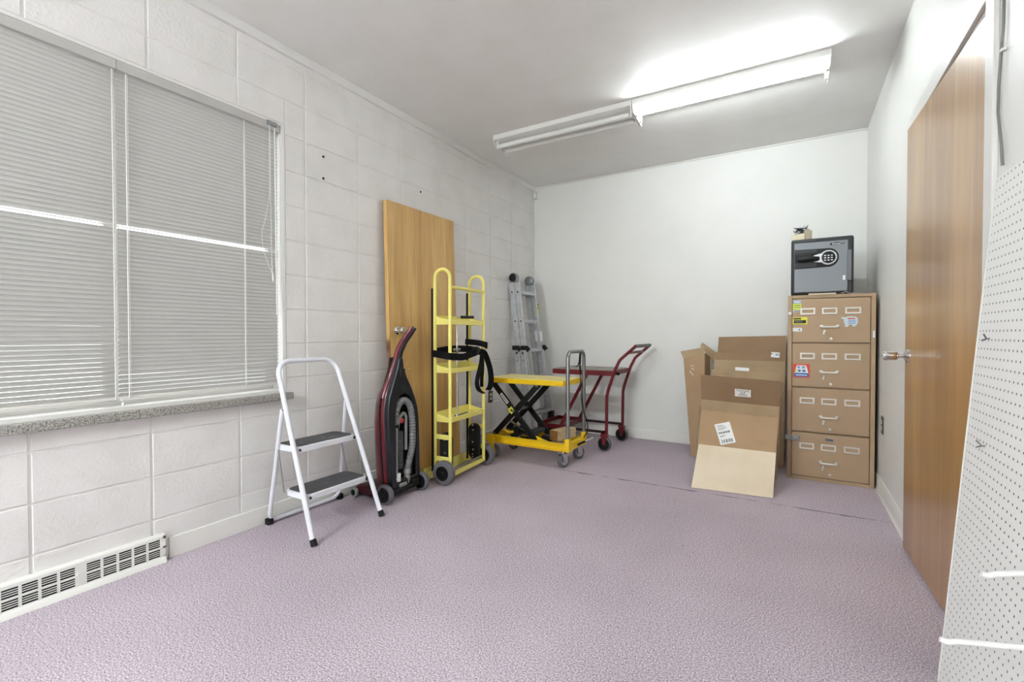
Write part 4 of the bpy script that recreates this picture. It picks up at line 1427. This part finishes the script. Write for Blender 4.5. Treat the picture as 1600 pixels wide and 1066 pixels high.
# pale blue animal-shaped magnet
el = [(2.846, 1.182), (2.852, 1.188), (2.870, 1.184), (2.888, 1.190), (2.925, 1.190), (2.940, 1.180), (2.944, 1.155), (2.938, 1.130), (2.930, 1.128), (2.928, 1.118), (2.912, 1.118), (2.910, 1.132), (2.892, 1.132), (2.888, 1.118), (2.868, 1.118), (2.867, 1.140), (2.860, 1.158), (2.862, 1.170), (2.850, 1.174)]
s = MB().prism([(x, CYF - 0.0022, z) for x, z in el], (0, 0.003, 0)).build('magnet', M['m_pale'], d4, True, label='pale blue animal-shaped magnet')
patch('red_print', 2.884, 2.926, 1.172, 1.180, M['m_red'], s, 0.003)
for z in (1.162, 1.152, 1.142):
    patch('print', 2.888, 2.930, z - 0.003, z + 0.003, M['m_blue'], s, 0.003)
d3 = drawers[2]
s = patch('sticker', 2.558, 2.662, 0.748, 0.848, M['m_red'], d3, label='red square sticker with white and blue print')
b = MB()
b.prism([(2.572, CYF - 0.0018, 0.800), (2.580, CYF - 0.0018, 0.838), (2.640, CYF - 0.0018, 0.838), (2.650, CYF - 0.0018, 0.800), (2.654, CYF - 0.0018, 0.782), (2.566, CYF - 0.0018, 0.782)], (0, 0.001, 0))
b.build('white_field', M['paper'], s, True)
patch('blue_band', 2.566, 2.654, 0.755, 0.782, M['m_deep'], s, 0.002)
for k, (x0, x1, z0, z1, mm) in enumerate(((2.584, 2.602, 0.815, 0.833, 'm_blue'), (2.612, 2.634, 0.815, 0.833, 'm_blue'), (2.570, 2.580, 0.786, 0.806, 'm_lime'), (2.588, 2.606, 0.790, 0.806, 'm_deep'), (2.616, 2.636, 0.790, 0.806, 'm_deep'), (2.576, 2.646, 0.764, 0.770, 'paper'))):
    patch('print', x0, x1, z0, z1, M[mm], s, 0.0026)
d1 = drawers[0]
MB().box(2.512, 2.556, CYF - 0.010, CYF, 0.288, 0.322).build('hasp', M['zinc'], t, True, bevel=0.002, label='steel hasp on the left edge')
b = MB()
b.box(2.545, 2.600, CYF - 0.018, CYF, 0.284, 0.318)
b.lathe((2.575, CYF - 0.017, 0.301), (2.575, CYF - 0.03, 0.301), [(0, 0.014), (0.004, 0.013), (0.005, 0.006)], 16)
b.build('lock_body', M['zinc'], t, True, bevel=0.006, label='steel lock with a round keyhole')
s = patch('name_plate', 2.756, 2.812, 0.300, 0.318, M['zinc'], d1, 0.002, label='small steel maker plate')
patch('plate_print', 2.762, 2.806, 0.306, 0.312, M['ink'], s, 0.0026)
MB().lathe((2.536, CYF + 0.001, 1.219), (2.536, CYF - 0.01, 1.219), [(0, 0.011), (0.006, 0.010), (0.008, 0.006)], 16).build('lock_button', M['paper'], t, True, label='white round lock button')
MB().box(3.026, 3.038, CYF - 0.004, CYF, 1.042, 1.090).build('side_catch', M['paper'], t, True, bevel=0.002, label='small white catch on the right edge')


# ================================================================== SAFE
SX0, SX1, SY0, SY1, SZ0, SZ1 = 2.540, 2.918, 4.062, 4.500, CZ + 0.006, 1.762
t = thing('fire_safe', 'charcoal and silver electronic safe standing on the filing cabinet', 'safe', ((SX0 + SX1) / 2, 4.28, CZ))
MB().box(SX0, SX1, SY0, SY1, SZ0, SZ1).build('body', M['safe'], t, True, bevel=0.014, bseg=3)
for x in (SX0 + 0.04, SX1 - 0.04):
    for y in (SY0 + 0.05, SY1 - 0.05):
        MB().cyl((x, y, CZ), (x, y, SZ0 + 0.004), 0.018, n=12).build('foot', M['rubber'], t, True)
YD = SY0 - 0.006
d = MB().box(SX0 + 0.020, SX1 - 0.034, YD, SY0 + 0.01, SZ0 + 0.016, SZ1 - 0.030).build('door', M['safedoor'], t, True, bevel=0.004)
hx, hz = 2.769, 1.615
b = MB()
pts = [(SX0 + 0.021, 0.071), (hx, 0.067)]
pan = [(SX0 + 0.022, YD - 0.003, hz - 0.071)] + [(hx + 0.062 * math.sin(R(a)), YD - 0.003, hz - 0.066 * math.cos(R(a))) for a in range(0, 181, 12)] + [(SX0 + 0.022, YD - 0.003, hz + 0.071)]
pn = MB().prism(pan, (0, 0.004, 0)).build('lock_panel', M['black'], d, True, bevel=0.002)
MB().box(SX0 + 0.022, 2.70, YD - 0.004, YD, hz + 0.040, hz + 0.068).build('panel_highlight', M['safe'], pn, True, bevel=0.001)
MB().box(SX0 + 0.022, 2.70, YD - 0.004, YD, hz - 0.062, hz - 0.030).build('panel_highlight', M['safe'], pn, True, bevel=0.001)
b = MB()
b.lathe((hx, YD - 0.002, hz), (hx, YD - 0.03, hz), [(0, 0.053), (0.010, 0.051), (0.012, 0.044), (0.008, 0.041)], 32)
b.prism([(hx - 0.035, YD - 0.012, hz + 0.034), (hx - 0.088, YD - 0.010, hz + 0.020), (hx - 0.088, YD - 0.010, hz + 0.012), (hx - 0.052, YD - 0.012, hz + 0.008), (hx - 0.045, YD - 0.012, hz - 0.008), (hx - 0.062, YD - 0.010, hz - 0.022), (hx - 0.085, YD - 0.010, hz - 0.027), (hx - 0.035, YD - 0.012, hz - 0.034)], (0, 0.010, 0))
b.build('keypad_ring', M['silver'], d, True)
MB().lathe((hx, YD - 0.004, hz), (hx, YD - 0.03, hz), [(0, 0.042), (0.008, 0.041), (0.010, 0.036)], 32).build('keypad', M['black'], d, True)
for i in range(3):
    for j in range(3):
        x, z = hx - 0.020 + i * 0.020, hz + 0.013 - j * 0.0165
        MB().box(x - 0.006, x + 0.006, YD - 0.0155, YD - 0.012, z - 0.0035, z + 0.0035).build('key', M['keys'], d, True, bevel=0.001)
MB().lathe((2.577, YD - 0.020, hz - 0.004), (2.712, YD - 0.024, hz), [(0, 0.008), (0.008, 0.016), (0.03, 0.020), (0.07, 0.019), (0.095, 0.017), (0.105, 0.014), (0.135, 0.008)], 18).build('handle', M['black'], d, True)
MB().box(SX1 - 0.040, SX1 - 0.012, SY0 - 0.016, SY0 + 0.004, 1.442, 1.660).build('hinge_cover', M['safehinge'], t, True, bevel=0.006)
MB().box(2.855, 2.869, YD - 0.001, YD + 0.001, 1.450, 1.482).build('sticker', M['paper'], d, True, smooth=0)
b = MB()
b.prism([(2.782, YD - 0.0012, 1.700), (2.776, YD - 0.0012, 1.708), (2.782, YD - 0.0012, 1.717), (2.800, YD - 0.0012, 1.719), (2.835, YD - 0.0012, 1.719), (2.826, YD - 0.0012, 1.700)], (0, 0.002, 0))
bd = b.build('badge', M['ink'], d, True)
lettering('lettering', 'Sentry', 0.021, M['keys'], (2.811, YD - 0.0016, 1.7095), (1, 0, 0), (0, 0, 1), d, 0.0006, squeeze=0.78, shear=0.2)
lettering('lettering', 'Safe', 0.021, M['ink'], (2.851, YD - 0.0012, 1.7095), (1, 0, 0), (0, 0, 1), d, 0.0006, squeeze=0.80, shear=0.2)

o = MB().box(2.650, 2.815, 4.032, 4.058, CZ + 0.0005, CZ + 0.010).build('paper_stack', M['cream'])
tag(o, 'folded cream papers on the cabinet edge in front of the safe', 'papers')
o = MB().tube([(2.845, 4.052, CZ + 0.006), (2.862, 4.046, CZ + 0.008), (2.873, 4.053, CZ + 0.020), (2.885, 4.047, CZ + 0.006), (2.905, 4.052, CZ + 0.005)], 0.0045, 8, bend=0.01).build('key_ring', M['greyplastic'])
tag(o, 'small grey key bundle on the cabinet edge under the safe hinge', 'keys')

# box of hooks on the safe
t = thing('small_open_box', 'small cream cardboard box of dark hooks on top of the safe', 'box', (2.607, 4.145, SZ1), R(-33))
w, l, h = 0.098, 0.088, 0.076
b = MB()
b.box(-w / 2, w / 2, -l / 2, l / 2, 0.001, 0.005)
b.box(-w / 2, w / 2, -l / 2, -l / 2 + 0.003, 0.001, h * 0.62)
b.box(-w / 2, w / 2, l / 2 - 0.003, l / 2, 0.001, h)
b.box(-w / 2, -w / 2 + 0.003, -l / 2, l / 2, 0.001, h * 0.66)
b.box(w / 2 - 0.003, w / 2, -l / 2, l / 2, 0.001, h)
b.build('carton', M['cream'], t)
b = MB()
rr = random.Random(3)
for k in range(46):
    x, y, z = rr.uniform(-0.032, 0.030), rr.uniform(-0.028, 0.026), rr.uniform(0.046, 0.098)
    a, e = rr.uniform(0, 2 * PI), rr.uniform(-0.5, 0.6)
    L = rr.uniform(0.018, 0.028)
    dx_, dy_, dz_ = L * math.cos(a) * math.cos(e), L * math.sin(a) * math.cos(e), L * math.sin(e)
    b.tube([(x - dx_, y - dy_, z - dz_ * 0.5), (x, y, z), (x + dx_, y + dy_, z + dz_), (x + dx_ * 1.1 - dy_ * 0.4, y + dy_ * 1.1 + dx_ * 0.4, z + dz_ + 0.006)], 0.0019, 6)
o = b.build('hook_pile', M['screw'])
o.location = (2.607, 4.145, SZ1)
o.rotation_euler = (0, 0, R(-33))
tag(o, 'tangle of small dark steel hooks heaped in the cream box', 'hooks', None, 'stuff')


# ================================================================== FLATTENED CARTONS
CT = 0.006


def P(*a):
    return [Vector(p) for p in a]


# front carton, opened and leaning
t = thing('flattened_carton', 'opened kraft carton in front of the pile with pale lower flap and shipping label', 'cardboard box', (2.21, 3.6, 0), 0, 'cartons beside the filing cabinet')
f0, f1 = (1.957, 3.425, 0.004), (2.452, 3.470, 0.004)
h0, h1 = (1.976, 3.600, 0.273), (2.463, 3.650, 0.261)
g0, g1 = (1.975, 3.720, 0.506), (2.471, 3.770, 0.482)
k0, k1 = (1.971, 3.732, 0.581), (2.478, 3.782, 0.557)
u0, u1 = (1.975, 3.680, 0.767), (2.482, 3.730, 0.741)
MB().sheet([f0, f1, h1, h0], CT).build('lower_flap', M['cardpale'], t, True, label='pale lower flap')
MB().sheet([h0, h1, g1, g0], CT).build('front_panel', M['cardboard'], t, True)
MB().sheet([(g0[0], g0[1] + 0.004, g0[2] - 0.002), (g1[0], g1[1] + 0.004, g1[2] - 0.002), k1, k0], CT).build('score_strip', M['cardgrey'], t, True)
MB().sheet([k0, k1, u1, u0], CT).build('upper_flap', M['carddark'], t, True, label='darker brown upper flap')
MB().sheet([(1.970, 3.606, 0.262), (1.974, 3.728, 0.52), (1.944, 3.83, 0.53), (1.940, 3.72, 0.262)], CT).build('side_flap', M['cardgrey'], t, True)
MB().sheet([(2.470, 3.66, 0.18), (2.472, 3.90, 0.10), (2.486, 3.98, 0.60), (2.480, 3.785, 0.555)], CT).build('side_flap', M['carddark'], t, True)
MB().sheet([(1.985, 3.62, 0.02), (2.455, 3.67, 0.02), (2.465, 3.665, 0.26), (1.98, 3.615, 0.27)], CT).build('inner_panel', M['carddark'], t, True)


def on_panel(a, b_, c_, d_, u, v, off=0.0012):
    a, b_, c_, d_ = map(Vector, (a, b_, c_, d_))
    nn = (b_ - a).cross(d_ - a).normalized()
    return (a * (1 - u) + b_ * u) * (1 - v) + (d_ * (1 - u) + c_ * u) * v + nn * off


def panel_patch(name, quad, uv, m, parent, off=0.0012):
    return MB().sheet([on_panel(*quad, u, v, off) for u, v in uv], 0.0008).build(name, m, parent, True, smooth=0)


Q = (h0, h1, g1, g0)
c0, c1, c2, c3 = (0.295, 0.035), (0.490, 0.165), (0.388, 0.735), (0.192, 0.60)
lb = panel_patch('shipping_label', Q, (c0, c1, c2, c3), M['paper'], t)


def lab_uv(a, b_):
    q0 = Vector(c0) * (1 - a) + Vector(c1) * a
    q1 = Vector(c3) * (1 - a) + Vector(c2) * a
    return q0 * (1 - b_) + q1 * b_


def lab(name, a0, a1, b0, b1, m):
    return panel_patch(name, Q, [lab_uv(a0, b0), lab_uv(a1, b0), lab_uv(a1, b1), lab_uv(a0, b1)], m, lb, 0.0018)


for a0, a1 in ((0.14, 0.18), (0.22, 0.24), (0.28, 0.33), (0.38, 0.40), (0.44, 0.50), (0.55, 0.57), (0.61, 0.66), (0.70, 0.72), (0.76, 0.81), (0.84, 0.86)):
    lab('barcode', a0, a1, 0.06, 0.22, M['ink'])
    lab('barcode', a0 - 0.03, a1 - 0.02, 0.50, 0.60, M['ink'])
for b0, a1 in ((0.90, 0.5), (0.85, 0.6), (0.79, 0.66), (0.74, 0.7), (0.69, 0.55), (0.40, 0.5), (0.36, 0.42)):
    lab('text_line', 0.12, a1, b0, b0 + 0.018, M['inkgrey'])
Q2 = (k0, k1, u1, u0)
sl = panel_patch('packing_slip_label', Q2, ((0.445, 0.26), (0.647, 0.27), (0.647, 0.56), (0.445, 0.56)), M['paper'], t)
rt = Vector(k1) - Vector(k0)
up = Vector(u0) - Vector(k0)
for q, (tx, v) in enumerate((('PACKING', 0.50), ('SLIP', 0.415), ('INSIDE', 0.33))):
    lettering('lettering', tx, 0.0185, M['ink'], on_panel(*Q2, 0.546, v, 0.0018), rt, up, sl, 0.0004, squeeze=1.05)
# second carton just behind
t = thing('flattened_carton', 'pale kraft carton behind the front one, only its top edge showing', 'cardboard box', (2.22, 4.0, 0), 0, 'cartons beside the filing cabinet')
MB().sheet([(1.985, 3.90, 0.004), (2.465, 3.95, 0.004), (2.463, 4.06, 0.772), (2.001, 4.01, 0.790)], CT).build('panel', M['cardgrey'], t, True)
MB().sheet([(2.035, 3.90, 0.60), (2.105, 3.91, 0.60), (2.110, 3.955, 0.765), (2.040, 3.965, 0.735)], CT).build('corner_flap', M['cardboard'], t, True)
MB().sheet([(2.171, 4.0265, 0.785), (2.268, 4.0365, 0.781), (2.268, 4.040, 0.806), (2.171, 4.030, 0.810)], 0.001).build('paper_tab', M['paper'], t, True)
# tall carton by the wall
t = thing('flattened_carton', 'largest kraft carton at the back of the pile with a small white label', 'cardboard box', (2.23, 4.6, 0), 0, 'cartons beside the filing cabinet')
MB().sheet([(1.960, 4.28, 0.004), (2.500, 4.30, 0.004), (2.503, 4.553, 0.837), (1.952, 4.545, 0.838)], CT).build('panel', M['cardgrey'], t, True)
MB().sheet([(1.950, 4.549, 0.838), (2.505, 4.557, 0.837), (2.507, 4.628, 0.915), (1.944, 4.620, 0.903)], CT).build('fold_strip', M['carddark'], t, True)
MB().sheet([(1.968, 4.64, 0.905), (2.506, 4.648, 0.912), (2.506, 4.728, 1.052), (1.966, 4.722, 1.040)], CT).build('top_flap', M['carddark'], t, True)
MB().sheet([(1.935, 4.600, 0.800), (1.950, 4.62, 0.905), (1.822, 4.720, 0.988), (1.808, 4.70, 0.955)], CT).build('side_flap', M['cardgrey'], t, True)
Q3 = ((1.950, 4.549, 0.838), (2.505, 4.557, 0.837), (2.507, 4.628, 0.915), (1.944, 4.620, 0.903))
sl = panel_patch('address_label', Q3, ((0.80, 0.42), (0.915, 0.36), (0.918, 0.92), (0.803, 0.98)), M['paper'], t)
panel_patch('print', Q3, ((0.86, 0.60), (0.905, 0.58), (0.905, 0.76), (0.86, 0.78)), M['m_blue'], sl, 0.002)
# narrow tall carton at the left of the pile
t = thing('flattened_carton', 'tall narrow kraft carton at the left end of the pile with a bent top flap', 'cardboard box', (1.85, 4.3, 0), 0, 'cartons beside the filing cabinet')
MB().sheet([(1.800, 4.300, 0.004), (1.905, 4.305, 0.004), (1.888, 4.430, 0.90), (1.712, 4.420, 0.845)], CT).build('panel', M['cardboard'], t, True)
MB().sheet([(1.712, 4.422, 0.845), (1.888, 4.432, 0.86), (1.874, 4.470, 0.950), (1.678, 4.455, 0.910)], CT).build('top_flap', M['cardgrey'], t, True)
MB().sheet([(1.907, 4.305, 0.004), (1.930, 4.42, 0.004), (1.918, 4.54, 0.86), (1.890, 4.432, 0.90)], CT).build('side_panel', M['carddark'], t, True)
b = MB()
for (x0, z0), (x1, z1) in (((1.768, 0.74), (1.800, 0.70)), ((1.775, 0.79), (1.802, 0.78)), ((1.780, 0.765), (1.806, 0.75))):
    a_, c_ = Vector((x0, 4.300 + z0 * 0.140, z0)), Vector((x1, 4.300 + z1 * 0.1405, z1))
    b.bar(a_, c_, 0.002, 0.005, (0, 0, 1))
b.build('tape_scuff', M['paper'], t, True)
